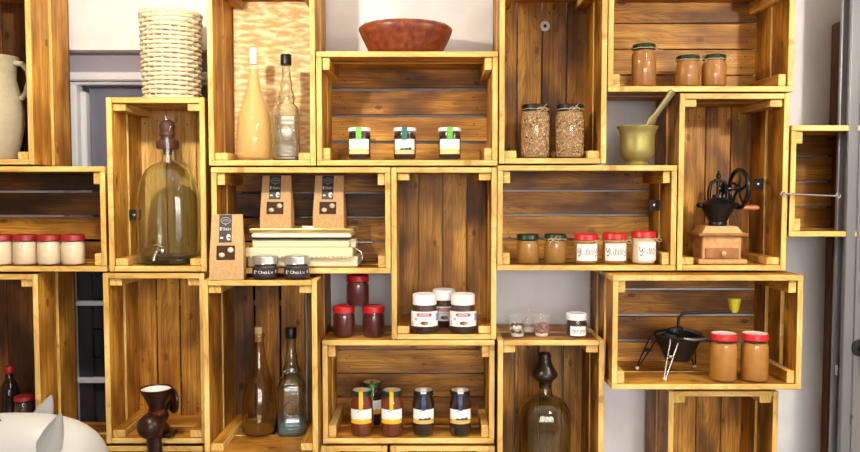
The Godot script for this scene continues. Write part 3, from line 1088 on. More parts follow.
	part("glass", g, solid_glass(c8(247, 251, 236)), t)
	g = G.new()
	lathe(g, 0, scaled([[0, 0.6, 4.0], [25, 0.7, 4.0], [26.4, 3, 4.0], [26.4, 5, 4.0], [22, 6.5, 4.0], [0, 8, 4.0]], k, 0), 40, Transform3D.IDENTITY, 1.0, 0.92)
	part("glass_base", g, glass(c8(40, 66, 40), 0.4), t, "thick dark green glass base")
	g = G.new()
	lathe(g, 0, scaled([[0, 108], [4.2, 108], [4.5, 113], [10.4, 114], [11, 116], [11, 121], [10.4, 122], [6.4, 123], [6.2, 126], [7.6, 127], [7.8, 129], [6.6, 131], [7.8, 136], [6, 141], [2.5, 143], [0, 143]], k, 0), 24)
	part("stopper", g, mat(c8(84, 44, 30), 0.5), t, "turned brown wooden stopper")
	g = G.new()
	var tp := Vector3(-0.5 * k, 14 * k, 0.92 * 27.6 * k)
	tube(g, 0, [tp, tp + Vector3(0, 0, 0.012), tp + Vector3(-0.002, -0.001, 0.026)], [0.007, 0.006, 0.006], 10)
	tube(g, 0, [tp + Vector3(-0.002, 0, 0.022), tp + Vector3(-0.006, -0.012, 0.027), tp + Vector3(-0.008, -0.024, 0.028)], [0.006, 0.0055, 0.005], 10)
	tube(g, 0, [tp + Vector3(0, 0, 0.018), tp + Vector3(0.001, 0.014, 0.019)], [0.004, 0.003], 8)
	tube(g, 0, [tp + Vector3(-0.013, 0.015, 0.019), tp + Vector3(0.001, 0.017, 0.019), tp + Vector3(0.014, 0.011, 0.019)], [0.0035, 0.004, 0.0035], 8)
	lathe(g, 0, [[0, 0], [0.011, 0], [0.011, 0.004], [0.006, 0.006], [0, 0.006]], 14, Transform3D(Basis(Vector3.RIGHT, PI / 2), tp))
	part("tap", g, mat(c8(196, 190, 170), 0.2, 1.0), t, "shiny metal tap")
	var jt: float = C.c4.floor + 99.3 * k
	t = thing("upturned_tumbler", "clear tall tumbler turned over the demijohn stopper", "tumbler", Vector3(t.position.x, jt, z))
	g = G.new()
	lathe(g, 0, scaled([[14.6, 0], [14.2, 25], [13.8, 46], [13, 48], [0, 48.4]], k, 0.0), 28)
	part("glass", g, glass(c8(220, 224, 222), 0.006), t)
	# ---- meat grinder
	z = 0.035
	k = 1.0 / ppm(z)
	t = thing("meat_grinder", "dark cast meat grinder with white enamelled funnel", "meat grinder", on(153, C.c5.floor, z))
	var gb := mat(c8(52, 26, 20), 0.3, 0.2)
	g = G.new()
	var fy := 21.0
	lathe(g, 0, scaled([[7.0, fy + 12], [8, fy + 17], [11, fy + 24], [15, fy + 32], [16.3, fy + 34.5], [15.8, fy + 35], [14.6, fy + 33.6]], k, 0), 28)
	part("funnel", g, gb, t)
	g = G.new()
	lathe(g, 0, scaled([[14.7, fy + 33.6], [13, fy + 30], [8, fy + 22], [6, fy + 18], [0, fy + 18]], k, 0), 28)
	part("funnel_lining", g, mat(c8(232, 228, 224), 0.25), t, "white enamel lining")
	g = G.new()
	var bx_ := Transform3D(Basis(Vector3.RIGHT, PI / 2 + 0.12), Vector3(-3 * k, (fy + 2) * k, -0.05))
	lathe(g, 0, scaled([[0, 0], [9, 0], [9.5, 2], [8.5, 6], [8.5, 18], [11.5, 22], [12.8, 27], [12.4, 32], [10.2, 37], [6, 40.5], [0, 41.5]], k, 0), 26, bx_)
	tube(g, 0, [Vector3(0, (fy + 6) * k, -0.012), Vector3(0, (fy + 14) * k, -0.002)], [8.5 * k, 7.6 * k], 18)
	part("barrel", g, gb, t)
	g = G.new()
	tube(g, 0, [Vector3(0, (fy + 13.5) * k, 0), Vector3(0, (fy + 10) * k, -0.002)], [8.2 * k, 8.8 * k], 20)
	part("neck_ring", g, mat(c8(104, 44, 30), 0.4, 0.1), t, "rusty brown neck ring")
	g = G.new()
	var lp := Vector3(0.0, (fy - 6) * k, 0.0)
	tube(g, 0, [lp + Vector3(-0.004, 0.015, 0.01), lp + Vector3(-0.002, -0.03, 0.014), lp + Vector3(0.002, -0.085, 0.012)], [0.024, 0.02, 0.017], 14)
	box(g, 0, Vector3(0.05, 0.012, 0.05), Vector3(0.006, 0.0065, -0.055), 0.003)
	tube(g, 0, [Vector3(0.004, 0.02, -0.05), Vector3(0.0, (fy - 3) * k, -0.012)], [0.016, 0.018], 12)
	part("clamp_leg", g, gb, t)
	g = G.new()
	var wc := Vector3(13 * k, (fy + 19) * k, -0.03)
	lathe(g, 0, [[0.0, -0.006], [0.03, -0.006], [0.034, -0.003], [0.034, 0.003], [0.03, 0.006], [0.0, 0.006]], 24, Transform3D(Basis(Vector3.BACK, PI / 2).rotated(Vector3.UP, 0.7), wc))
	tube(g, 0, [wc, Vector3(0, (fy + 5) * k, -0.045)], [0.009, 0.008], 10)
	part("crank_wheel", g, gb, t)
	# ---- white pig bank on the counter
	pig()
	# ---- bottles in the plywood-backed crate
	z = -0.075
	k = 1.0 / ppm(z)
	var cloudy := mat(c8(236, 192, 100), 0.5)
	cloudy.albedo_color.a = 0.5
	cloudy.transparency = BaseMaterial3D.TRANSPARENCY_ALPHA
	var flask := [[0, 1], [14, 0], [16.8, 1.2], [17.8, 4], [18, 24], [17.2, 36], [15, 47], [11.5, 58], [8.2, 69], [6.2, 80], [5.4, 90], [5.2, 98], [5.9, 98.6], [5.9, 101], [5.2, 102]]
	bottle("peach_bottle", "round-bellied bottle of cloudy peach liqueur with white cork", on(255.5, C.c6.floor, z), k, flask, glass(c8(250, 235, 215), 0.05), {"fill": cloudy, "fill_to": 90.0, "stop": mat(c8(240, 232, 214), 0.7), "stop_r": 4.2, "stop_y": [95, 111]})
	square_bottle("clear_spirit_bottle", "clear embossed square bottle with black cap beside peach bottle", on(287.6, C.c6.floor, z), k * 0.97, c8(246, 251, 249), 46.0, c8(226, 240, 236))
	# ---- bottles in the forward crate below
	z = -0.1
	k = 1.0 / ppm(z)
	bottle("amber_bottle", "round-bellied empty-looking amber bottle with cork stopper", on(257.5, C.c8.floor, z), k, flask, solid_glass(c8(244, 230, 196)), {"hollow": true, "fill": glass(c8(214, 170, 70), 0.45), "fill_to": 12.0, "stop": M.cork, "stop_r": 4.4, "stop_y": [94, 109]})
	square_bottle("blue_tint_bottle", "pale blue embossed square bottle with black cap beside amber bottle", on(290, C.c8.floor, z), k, c8(240, 248, 247), 13.0, c8(150, 206, 224))

func bottle(called: String, label: String, pos: Vector3, k: float, prof: Array, gm: Material, o: Dictionary) -> void:
	var t := thing(called, label, "bottle", pos)
	var g := G.new()
	lathe(g, 0, scaled(hollow(prof, 0.7) if o.has("hollow") else prof, k, 0), 32)
	part("glass", g, gm, t)
	var inner := [[0, 1.4]]
	for p in prof:
		if p[0] > 1 and p[1] <= o.fill_to:
			inner.append([p[0] - 1.1, p[1] + (1.4 if p[1] < 3 else 0.0)])
	inner.append([0, inner[-1][1] + 0.1])
	g = G.new()
	lathe(g, 0, scaled(inner, k, 0), 32)
	part("liquid", g, o.fill, t)
	g = G.new()
	var y0: float = o.stop_y[0]
	var y1: float = o.stop_y[1]
	lathe(g, 0, scaled([[0, y0], [o.stop_r * 0.92, y0], [o.stop_r, y1 - 1], [o.stop_r * 0.9, y1], [0, y1]], k, 0), 18)
	part("cork", g, o.stop, t)

func square_bottle(called: String, label: String, pos: Vector3, k: float, tint: Color, base_h: float, base_c: Color) -> void:
	var t := thing(called, label, "bottle", pos, "", 0.12)
	var g := G.new()
	var pr := [[0, 1, 5.0], [12.5, 0, 5.0], [14.2, 1.5, 5.0], [14.4, 4, 5.0]]
	for b in 3:
		var y := 5.5 + b * 3.5
		pr.append([13.9, y, 5.0]); pr.append([14.3, y + 1.2, 5.0]); pr.append([14.3, y + 2.3, 5.0])
	pr.append([13.6, 17, 5.0]); pr.append([13.6, 40, 5.0])
	for b in 2:
		var y := 42.0 + b * 3.5
		pr.append([14.2, y, 4.5]); pr.append([14.2, y + 1.6, 4.5]); pr.append([13.6, y + 2.6, 4.5])
	pr.append_array([[13.4, 50, 4.0], [12.2, 53.5, 3.2], [9.2, 56.5, 2.4], [7.6, 59, 2.0], [8.6, 62, 2.0], [8.4, 66, 2.0], [7.0, 70, 2.0], [6.0, 73, 2.0], [6.4, 76, 2.0], [5.9, 80, 2.0], [4.9, 84, 2.0], [4.6, 90, 2.0], [4.6, 99, 2.0], [0, 99.5, 2.0]])
	lathe(g, 0, scaled(hollow(pr, 1.0), k, 0), 40)
	var sg := solid_glass(tint)
	part("glass", g, sg, t)
	# embossed ring and shoulder beads
	g = G.new()
	var pts := []
	for q in 20:
		pts.append(Vector3(cos(TAU * q / 20) * 6.5 * k, (28.5 + sin(TAU * q / 20) * 7.5) * k, 13.5 * k))
	tube(g, 0, pts, 0.9 * k, 6, true)
	for q in 10:
		blob(g, 0, Vector3(cos(TAU * q / 10) * 8.5 * k, 64 * k, sin(TAU * q / 10) * 8.5 * k), Vector3.ONE * 1.5 * k, 8, 5)
	part("embossing", g, sg, t)
	g = G.new()
	lathe(g, 0, scaled([[0, 1.6, 5.0], [12, 1.6, 5.0], [13, 3, 5.0], [12.8, base_h, 5.0], [0, base_h, 5.0]], k, 0), 40)
	part("liquid", g, glass(base_c, 0.3 if base_h < 20 else 0.08), t)
	g = G.new()
	lathe(g, 0, scaled([[0, 97], [5.4, 97], [5.6, 98], [5.6, 107], [5.0, 108], [0, 108]], k, 0), 22)
	part("cap", g, M.black_lid, t)

func pig() -> void:
	var z := 0.80
	var k := 1.0 / ppm(z)
	var white := mat(c8(176, 176, 174), 0.3)
	var top := at(30, 415, z)
	var cx := at(12, 440, z).x
	var ry := 0.112
	var rx := 93.0 * k
	var t := thing("piggy_bank", "white glazed pig bank with pointed ears", "piggy bank", Vector3(cx, 0.90, z))
	var cy := top.y - ry - 0.90
	var g := G.new()
	var prof := []
	for i in 25:
		var u := -1.0 + 2.0 * i / 24.0
		u = sin(u * PI / 2)
		prof.append([maxf(0.0001, ry * pow(maxf(0.0, 1.0 - pow(absf(u), 2.7)), 1.0 / 2.7)), u * rx])
	lathe(g, 0, prof, 40, Transform3D(Basis(Vector3.BACK, -PI / 2), Vector3(0, cy, 0)), 1.0, 0.95, -1.0)
	part("body", g, white, t)
	for s in [-1.0, 1.0]:
		g = G.new()
		var ez: float = z + s * 0.06
		var tip := (at(61.0, 413.0, ez) if s > 0 else at(51.5, 395.0, ez)) - t.position
		tube(g, 0, [tip + Vector3(-0.024, -0.066, -0.006 * s), tip + Vector3(-0.021, -0.05, -0.004 * s), tip + Vector3(-0.014, -0.034, -0.002 * s), tip + Vector3(-0.007, -0.018, 0), tip + Vector3(-0.002, -0.005, 0), tip], [0.021, 0.02, 0.0165, 0.0105, 0.0045, 0.001], 16)
		part("ear", g, white, t)
	g = G.new()
	lathe(g, 0, [[0.036, -0.03], [0.036, 0.02], [0.033, 0.026], [0, 0.027]], 24, Transform3D(Basis(Vector3.BACK, -PI / 2), Vector3(rx * 0.93, cy - 0.045, 0)))
	part("snout", g, white, t)
	for sx in [-1.0, 1.0]:
		for sz in [-1.0, 1.0]:
			g = G.new()
			tube(g, 0, [Vector3(sx * rx * 0.5, 0.0, sz * 0.05), Vector3(sx * rx * 0.5, cy - ry * 0.6, sz * 0.05)], [0.022, 0.03], 14)
			part("leg", g, white, t)
	g = G.new()
	box(g, 0, Vector3(0.035, 0.003, 0.004), Vector3(-0.02, cy + ry * 0.993, 0.028), 0.0005)
	part("coin_slot", g, M.black_lid, t, "narrow dark coin slot")

func paper_bag(label: String, pos: Vector3, w: float, h: float, d: float, turn: float) -> void:
	var t := thing("paper_bag", label, "paper bag", pos, "brown paper bags of biscuits", turn)
	var g := G.new()
	var w2 := w / 2
	var wt := w2 * 0.9
	var ym := h * 0.3
	var b := [Vector3(-w2, 0, d / 2), Vector3(w2, 0, d / 2), Vector3(w2, 0, -d / 2), Vector3(-w2, 0, -d / 2)]
	var m := [Vector3(-w2 * 0.98, ym, d / 2), Vector3(w2 * 0.98, ym, d / 2), Vector3(w2 * 0.98, ym, -d / 2), Vector3(-w2 * 0.98, ym, -d / 2)]
	var p := [Vector3(-wt, h, 0.003), Vector3(wt, h, 0.003), Vector3(wt, h, -0.003), Vector3(-wt, h, -0.003)]
	var inside := Vector3(0, h * 0.3, 0)
	g.face(0, b, inside)
	for i in 4:
		var j := (i + 1) % 4
		g.face(0, [b[i], b[j], m[j], m[i]], inside)
		g.face(0, [m[i], m[j], p[j], p[i]], inside)
	g.face(0, p, inside)
	part("bag", g, M.kraft, t)
	# the front face leans back above the crease
	var fz := func(y: float) -> float:
		return d / 2 if y < ym else lerpf(d / 2, 0.003, (y - ym) / (h - ym))
	g = G.new()
	var lx := -w2 * 0.08
	var lw := w * 0.185
	var y0 := h * 0.57
	var y1 := h * 0.995
	var nn := Vector3(0, d / 2, h - ym).normalized()
	var off := 0.0009
	g.quad(0, Vector3(lx - lw, y1, fz.call(y1) + off), Vector3(lx + lw, y1, fz.call(y1) + off), Vector3(lx + lw, y0, fz.call(y0) + off), Vector3(lx - lw, y0, fz.call(y0) + off), nn)
	part("label", g, M.label_bag, t)
	g = G.new()
	y0 = h * 0.305
	y1 = h * 0.525
	var ww := w * 0.27
	g.quad(0, Vector3(-ww - w * 0.02, y1, fz.call(y1) + 0.0005), Vector3(ww - w * 0.02, y1, fz.call(y1) + 0.0005), Vector3(ww - w * 0.02, y0, fz.call(y0) + 0.0005), Vector3(-ww - w * 0.02, y0, fz.call(y0) + 0.0005), nn)
	var wn := part("window", g, mat(c8(70, 48, 34), 0.12), t, "dark see-through window")
	for s in [[-0.45, 0.28, 0.24], [0.4, 0.6, 0.28]]:
		g = G.new()
		var yc: float = lerpf(y0, y1, s[1])
		blob(g, 0, Vector3(s[0] * ww * 1.1, yc, fz.call(yc) - 0.0005), Vector3(ww * 0.36, (y1 - y0) * s[2], 0.002), 14, 8)
		part("biscuit", g, mat(c8(236, 220, 196), 0.7), wn)

func middle_goods() -> void:
	var g := G.new()
	# ---- cream kitchen machine and trays carrying two bags
	var z := -0.085
	var k := 1.0 / ppm(z)
	var fl: float = C.c7.floor
	var t := thing("pasta_cutter", "cream enamelled table machine with toothed edge and side rod", "machine", on(305, fl, z))
	var cream := mat(c8(228, 216, 180), 0.35)
	g = G.new()
	box(g, 0, Vector3(107 * k, 10 * k, 0.125), Vector3(1 * k, 5.05 * k, 0), 0.003)
	part("base", g, mat(c8(226, 216, 180), 0.45), t)
	g = G.new()
	box(g, 0, Vector3(104 * k, 9 * k, 0.15), Vector3(-2 * k, 14.6 * k, 0), 0.003)
	part("body", g, cream, t)
	g = G.new()
	for q in 24:
		lathe(g, 0, [[0.0, -1.0 * k], [2.0 * k, 0], [2.0 * k, 1.6 * k], [0, 1.6 * k]], 8, Transform3D(Basis.IDENTITY, Vector3((-49 + q * 4.1) * k, 9.6 * k, 0.071)))
	part("teeth", g, cream, t).set_meta("kind", "stuff")
	g = G.new()
	box(g, 0, Vector3(95 * k, 7.5 * k, 0.125), Vector3(-1 * k, 22.9 * k, -0.004), 0.003)
	part("top_plate", g, cream, t)
	g = G.new()
	box(g, 0, Vector3(5.5 * k, 8.2 * k, 0.05), Vector3(49.5 * k, 22.8 * k, 0.02), 0.002)
	part("end_block", g, cream, t)
	g = G.new()
	tube(g, 0, [Vector3(51 * k, 23 * k, 0.02), Vector3(68 * k, 23 * k, 0.02)], 0.0022, 8)
	part("rod", g, M.steel, t)
	g = G.new()
	tube(g, 0, [Vector3(52 * k, 18 * k, 0.05), Vector3(58 * k, 14 * k, 0.05), Vector3(59 * k, 7 * k, 0.05), Vector3(55 * k, 4 * k, 0.05)], 0.002, 8)
	part("wire_loop", g, M.steel, t)
	var ytray := fl + 27.0 * k
	t = thing("serving_tray", "white tray with dark underside on the cream machine", "tray", on(305, ytray, z))
	g = G.new()
	box(g, 0, Vector3(95 * k, 1.6 * k, 0.13), Vector3(0, 0.9 * k, 0), 0.001)
	part("foot_rim", g, M.black_lid, t)
	g = G.new()
	box(g, 0, Vector3(97 * k, 3.6 * k, 0.136), Vector3(0, 3.6 * k, 0), 0.003)
	part("tray", g, mat(c8(246, 240, 222), 0.3), t)
	t = thing("gold_rim_tray", "shallow gold-rimmed tray under two paper bags", "tray", on(305.5, ytray + 5.5 * k, z))
	g = G.new()
	box(g, 0, Vector3(94 * k, 1.6 * k, 0.13), Vector3(0, 0.9 * k, 0), 0.001)
	part("tray_floor", g, mat(c8(226, 206, 150), 0.35), t)
	g = G.new()
	var gold := mat(c8(216, 190, 120), 0.3, 0.7)
	for s in [-1.0, 1.0]:
		box(g, 0, Vector3(101 * k, 4.2 * k, 0.003), Vector3(0, 3.0 * k, s * 0.066), 0.001, Basis(Vector3.RIGHT, s * 0.35))
		box(g, 0, Vector3(0.003, 4.2 * k, 0.13), Vector3(s * 49 * k, 3.0 * k, 0), 0.001, Basis(Vector3.BACK, -s * 0.35))
	part("tray_rim", g, gold, t)
	var yb := ytray + 5.5 * k + 1.75 * k
	paper_bag("brown paper bag standing on the left of the trays", on(277.5, yb, -0.09), 0.088, 0.155, 0.05, -0.02)
	paper_bag("brown paper bag standing on the right of the trays", on(330, yb, -0.09), 0.088, 0.155, 0.05, -0.06)
	paper_bag("brown paper bag standing on the crate top beside low dark jars", on(227.5, C.c8.top + 0.0005, 0.031), 0.089, 0.172, 0.056, 0.1)
	# ---- low dark jars
	for x in [265.0, 296.5]:
		jar("low_chocolate_jar", "low dark jar with silver lid next to the paper bag" if x < 280 else "low dark jar with silver lid away from the paper bag", "low dark jars with silver lids", on(x, C.c8.top + 0.0004, 0.026), 0.0345, 0.062, {"lid": M.silver_lid, "lid_h": 0.022, "lid_r": 0.96, "fill": M.choc, "fill_top": 0.6, "label": M.label_dark, "ly0": 0.16, "ly1": 0.52, "half": 1.25, "shoulder": 0.008, "neck": 0.88})
	# ---- red jam jars, one on top of two
	for x in [343.5, 373.0]:
		jar("jam_jar", "lower dark red jam jar beside the bottle crate" if x < 350 else "lower dark red jam jar beside the chocolate spread crate", "lower pair of red jam jars", on(x, C.c11.top + 0.0004, -0.055), 0.0315, 0.086, {"lid": M.red_lid, "fill": M.jam, "fill_top": 0.8, "lid_h": 0.018, "lid_r": 0.98, "shoulder": 0.01, "neck": 0.9})
	jar("jam_jar", "dark red jam jar stacked on top of two others", "", on(357.5, C.c11.top + 0.0868, -0.057), 0.0318, 0.086, {"lid": M.red_lid, "fill": M.jam, "fill_top": 0.8, "lid_h": 0.018, "lid_r": 0.98, "shoulder": 0.01, "neck": 0.9})
	# ---- bowl on top
	z = -0.105
	k = 1.0 / ppm(z)
	t = thing("wooden_bowl", "wide reddish brown hand-carved wooden bowl on crate top", "bowl", on(406, C.c9.top, z))
	g = G.new()
	var bp := [[0, 0.2], [33, 0], [34.5, 0.8], [37.5, 6], [41, 13], [44.5, 20], [46.6, 25], [46.2, 27.5], [44, 29.5], [42, 29.8], [40.5, 28], [36, 17], [28, 7], [0, 4]]
	lathe(g, 0, scaled(bp, k, 0), 18, Transform3D(Basis(Vector3.UP, 0.2), Vector3.ZERO), 1.0, 0.95)
	part("bowl", g, noisy(c8(98, 42, 24), c8(150, 76, 42), 0.03, 0.38, 5.0, 0.0, 6), t)
	# ---- three honey jars under the bowl
	var spots := [[360.0, c8(120, 196, 74), M.honey_green, "light green seal strip, dark jar beside the crate end"], [405.0, c8(24, 116, 104), M.honey_teal, "teal seal strip"], [449.5, c8(104, 190, 60), M.honey_green, "bright green seal strip near the knotty board"]]
	var names := ["small honey jar with light green seal and plain label", "small honey jar with teal seal and bushes on label", "small reddish honey jar with bright green seal"]
	for i in 3:
		jar("honey_jar", names[i], "small honey jars under the bowl", on(spots[i][0], C.c9.floor, -0.04), 0.0316, 0.0885, {"lid": M.white_lid, "lid_h": 0.0105, "lid_r": 0.99, "fill": M.dark_honey, "fill_top": 0.85, "label": spots[i][2], "ly0": 0.18, "ly1": 0.64, "half": 0.98, "ribbon": mat(spots[i][1], 0.4), "ribbon_w": 0.0145, "neck": 0.94, "shoulder": 0.006})
	# ---- tall honey jars
	z = -0.035
	var tall := [[361.0, z, "honey_yellow", c8(240, 180, 40), "tall honey jar with yellow seal before the green-sealed jar", M.honey], [391.5, z, "honey_yellow", c8(240, 180, 40), "tall honey jar with yellow seal beside a blue-sealed jar", M.honey], [423.5, z, "honey_blue", c8(36, 50, 110), "tall dark honey jar with blue seal beside a yellow-sealed jar", M.dark_honey], [460.5, z, "honey_blue", c8(36, 50, 110), "tall dark honey jar with blue seal at the crate end", M.dark_honey], [371.5, -0.125, "honey_yellow", c8(66, 120, 40), "tall dark honey jar with green seal standing behind", M.dark_honey]]
	for e in tall:
		var od := {"lid": M.green_lid if e[0] < 400.0 else M.black_lid, "lid_top": mat(c8(200, 200, 196), 0.3, 0.4), "lid_h": 0.013, "lid_r": 0.87, "fill": e[5], "fill_top": 0.9, "label": M[e[2]], "ly0": 0.3, "ly1": 0.62, "half": 1.05, "ribbon": mat(e[3], 0.4), "neck": 0.8, "shoulder": 0.016}
		if e[0] > 400.0:
			od.ribbon_top = M.label_paper
		jar("honey_jar", e[4], "tall honey jars", on(e[0], C.c11.floor, e[1]), 0.0318, 0.125, od)
	# ---- chocolate spread jars
	for e in [[424.5, -0.035, ""], [463.0, -0.035, ""], [444.0, -0.125, ""]]:
		var back: bool = e[1] < -0.1
		jar("spread_jar", "chocolate spread jar with white cap standing behind the pair" if back else ("front chocolate spread jar on the jam jars' side" if e[0] < 440 else "front chocolate spread jar on the plastic cups' side"), "" if back else "front pair of chocolate spread jars", on(e[0], C.c10.floor, e[1]), 0.0392, 0.106, {"lid": M.white_lid, "lid_h": 0.029, "lid_r": 0.84, "fill": M.choc, "fill_top": 0.78, "label": M.label_spread, "ly0": 0.19, "ly1": 0.58, "half": 1.15, "neck": 0.74, "shoulder": 0.02})

func right_goods() -> void:
	var g := G.new()
	# ---- muesli jars
	for e in [[534.5, 0.35, "muesli jar with black lid and twine bow beside the crate side"], [568.8, 0.1, "muesli jar with black lid and upright twine ends"]]:
		var j := jar("muesli_jar", e[2], "twine-tied muesli jars", on(e[0], C.c12.floor, -0.05), 0.0392, 0.147, {"lid": M.black_lid, "lid_h": 0.015, "lid_r": 0.97, "fill": M.muesli, "fill_top": 0.86, "twine": true, "knot": e[1], "neck": 0.92, "shoulder": 0.012})
		# flakes pressed against the glass
		g = G.new()
		var r := RandomNumberGenerator.new()
		r.seed = int(e[0])
		for q in 420:
			var th := r.randf_range(0, TAU)
			var y := r.randf_range(0.008, 0.115)
			var bs := Basis(Vector3.UP, -th + PI / 2) * Basis(Vector3.BACK, r.randf_range(0, TAU)) * Basis.from_scale(Vector3(r.randf_range(0.0025, 0.0045), r.randf_range(0.0015, 0.0028), 0.0012))
			var p := Vector3(cos(th), 0, sin(th)) * 0.0378 + Vector3(0, y, 0)
			var kk := 0 if r.randf() < 0.62 else (1 if r.randf() < 0.6 else 2)
			lathe(g, kk, [[0.0001, -1], [0.9, -0.4], [0.9, 0.4], [0.0001, 1]], 5, Transform3D(bs * Basis(Vector3.RIGHT, PI / 2), p), 1, 1, -1.0)
		var o := part("flakes", g, [mat(c8(240, 212, 158), 0.8), mat(c8(196, 144, 82), 0.8), mat(c8(106, 56, 28), 0.7)], j)
		o.set_meta("kind", "stuff")
	# a walnut between them
	var t := thing("walnut", "small brown nut between the two muesli jars", "nut", on(553.5, C.c12.floor, -0.06))
	g = G.new()
	blob(g, 0, Vector3(0, 0.0105, 0), Vector3(0.011, 0.0105, 0.0105), 16, 10)
	part("shell", g, noisy(c8(120, 84, 50), c8(160, 118, 76), 0.08, 0.7, 40.0, 0.1), t)
	g = G.new()
	var pts := []
	for q in 20:
		pts.append(Vector3(cos(TAU * q / 20) * 0.0111, 0.0105 + sin(TAU * q / 20) * 0.0104, 0))
	tube(g, 0, pts, 0.0008, 5, true)
	part("seam", g, mat(c8(110, 74, 44), 0.7), t)
	# ---- caramel jars in the top right crate
	var ca := [[641.5, 0.0335, 0.118, "tall caramel jar with dark green lid and twine"], [685.0, 0.0335, 0.087, "short caramel jar with dark green lid beside the tall one"], [711.0, 0.0335, 0.089, "short caramel jar with dark green lid away from the tall one"]]
	for e in ca:
		jar("caramel_jar", e[3], "caramel jars with green lids", on(e[0], C.c14.floor, -0.05), e[1], e[2], {"lid": M.green_lid, "lid_h": 0.0135, "lid_r": 0.93, "fill": M.caramel, "fill_top": 0.85, "twine": true, "knot": 1.25, "neck": 0.86, "shoulder": 0.012})
	# ---- jars of the crate with the "yummy" labels
	for e in [[528.0, false], [555.5, true]]:
		jar("mustard_jar", "green-lidded jar of brown spread tied with twine" if e[1] else "green-lidded jar of brown spread without twine", "green-lidded jars of brown spread", on(e[0], C.c13.floor, -0.045), 0.0315, 0.081, {"lid": M.green_lid, "lid_h": 0.0145, "lid_r": 0.97, "fill": M.mustard, "fill_top": 0.78, "twine": e[1], "knot": -0.35, "neck": 0.9, "shoulder": 0.01})
	var ym := [[586.0, M.butter, 0.0, "red-lidded yummy jar next to the green-lidded jars", 0.0325, 0.082], [614.5, M.butter, 0.0, "red-lidded yummy jar in the middle of three", 0.0335, 0.084], [643.5, M.cream, 0.35, "red-lidded yummy jar with turned label and loose twine end", 0.0335, 0.089]]
	for e in ym:
		jar("yummy_jar", e[3], "red-lidded yummy jars", on(e[0], C.c13.floor, -0.04), e[4], e[5], {"lid": M.bright_red_lid, "lid_h": 0.0165, "lid_r": 0.97, "fill": e[1], "fill_top": 0.8, "label": M.label_yummy, "ly0": 0.12, "ly1": 0.68, "half": 1.0, "twine": true, "twine_y": 0.755, "knot": 0.9, "neck": 0.9, "shoulder": 0.01, "turn": e[2]})
	# ---- mortar and pestle
	var z := -0.04
	var k := 1.0 / ppm(z)
	t = thing("brass_mortar", "dull brass mortar with flared rim", "mortar", on(636, C.c13.top, z))
	var brass := mat(c8(176, 164, 100), 0.4, 0.7)
	g = G.new()
	k *= 1.06
	lathe(g, 0, scaled([[0, 0], [10.5, 0], [11, 1], [10, 2.6], [9.2, 3.6], [12.5, 5.5], [15.2, 9], [16, 14], [16.1, 22], [16.4, 29], [17.6, 33], [19.2, 35.5], [19.2, 36.5], [18, 36.4], [14.6, 32], [13.6, 22], [12, 10], [0, 8]], k, 0), 36)
	part("mortar", g, brass, t)
	t = thing("brass_pestle", "slim metal pestle leaning in the mortar", "pestle", t.position)
	var base := at(630, 149, z) - t.position
	var tip := at(673.5, 90.5, 0.022) - t.position
	var dirv := tip - base
	g = G.new()
	tube(g, 0, [base, base + dirv * 0.06, base + dirv * 0.4, base + dirv * 0.44, base + dirv * 0.47, base + dirv * 0.5, base + dirv * 0.54, base + dirv * 0.57, base + dirv * 0.7, base + dirv * 0.93, base + dirv * 0.97, tip], [0.005, 0.009, 0.008, 0.0085, 0.012, 0.0132, 0.012, 0.0086, 0.008, 0.0085, 0.0108, 0.006], 14)
	part("pestle", g, mat(c8(156, 146, 108), 0.45, 0.7), t)
	coffee_mill()
	# ---- plastic cups and the little jar on top of the jug crate
	z = -0.045
	k = 1.0 / ppm(z)
	var cups := [[518.0, -0.03, "clear plastic cup of dark and white chocolate drops", [c8(52, 30, 22), c8(236, 226, 206)], 13.0], [530.0, -0.1, "nearly empty clear plastic cup between two filled cups", [], 0.0], [542.5, -0.035, "clear plastic cup of pinkish brown sweets", [c8(132, 78, 70), c8(150, 96, 84)], 13.0]]
	for e in cups:
		t = thing("plastic_cup", e[2], "cup", on(e[0], C.c17.top, e[1]), "clear plastic cups on the crate top")
		g = G.new()
		lathe(g, 0, scaled([[0, 0.3], [6.0, 0], [6.7, 0.6], [7.4, 4], [9.6, 19], [10.4, 20], [10.4, 21], [9.8, 21]], k, 0), 24)
		part("cup", g, glass(c8(232, 234, 236), 0.1), t)
		g = G.new()
		lathe(g, 0, scaled([[0, 0.7], [5.8, 0.7], [6.5, 3.6], [0, 3.8]], k, 0), 20)
		part("paper_base", g, mat(c8(236, 226, 210), 0.7), t, "pale paper lining")
		if e[3].size() > 0:
			var r := RandomNumberGenerator.new()
			r.seed = int(e[0])
			for kk in 2:
				g = G.new()
				for q in 26:
					var a := r.randf_range(0, TAU)
					var rr := sqrt(r.randf()) * 5.4
					blob(g, 0, Vector3(cos(a) * rr * k, r.randf_range(5.0, 12.0) * k, sin(a) * rr * k), Vector3.ONE * r.randf_range(2.0, 2.8) * k, 8, 5)
				part("sweets", g, mat(e[3][kk], 0.5), t).set_meta("kind", "stuff")
	jar("little_jar", "little dark jar with white lid and white label on crate top", "", on(577.5, C.c17.top, -0.03), 0.0285, 0.066, {"lid": M.white_lid, "lid_h": 0.0175, "lid_r": 1.0, "fill": M.choc, "fill_top": 0.7, "label": M.label_small, "ly0": 0.1, "ly1": 0.5, "half": 0.85, "neck": 0.92, "shoulder": 0.006, "turn": 0.05})
	# ---- dark stoppered jug
	z = -0.07
	k = 1.0 / ppm(z)
	var yt := at(546, 352, z).y
	var fy: float = C.c17.floor
	t = thing("glass_jug", "dark olive glass jug with bulbous dark stopper", "jug", on(546, fy, z))
	var H := (yt - fy) / k
	g = G.new()
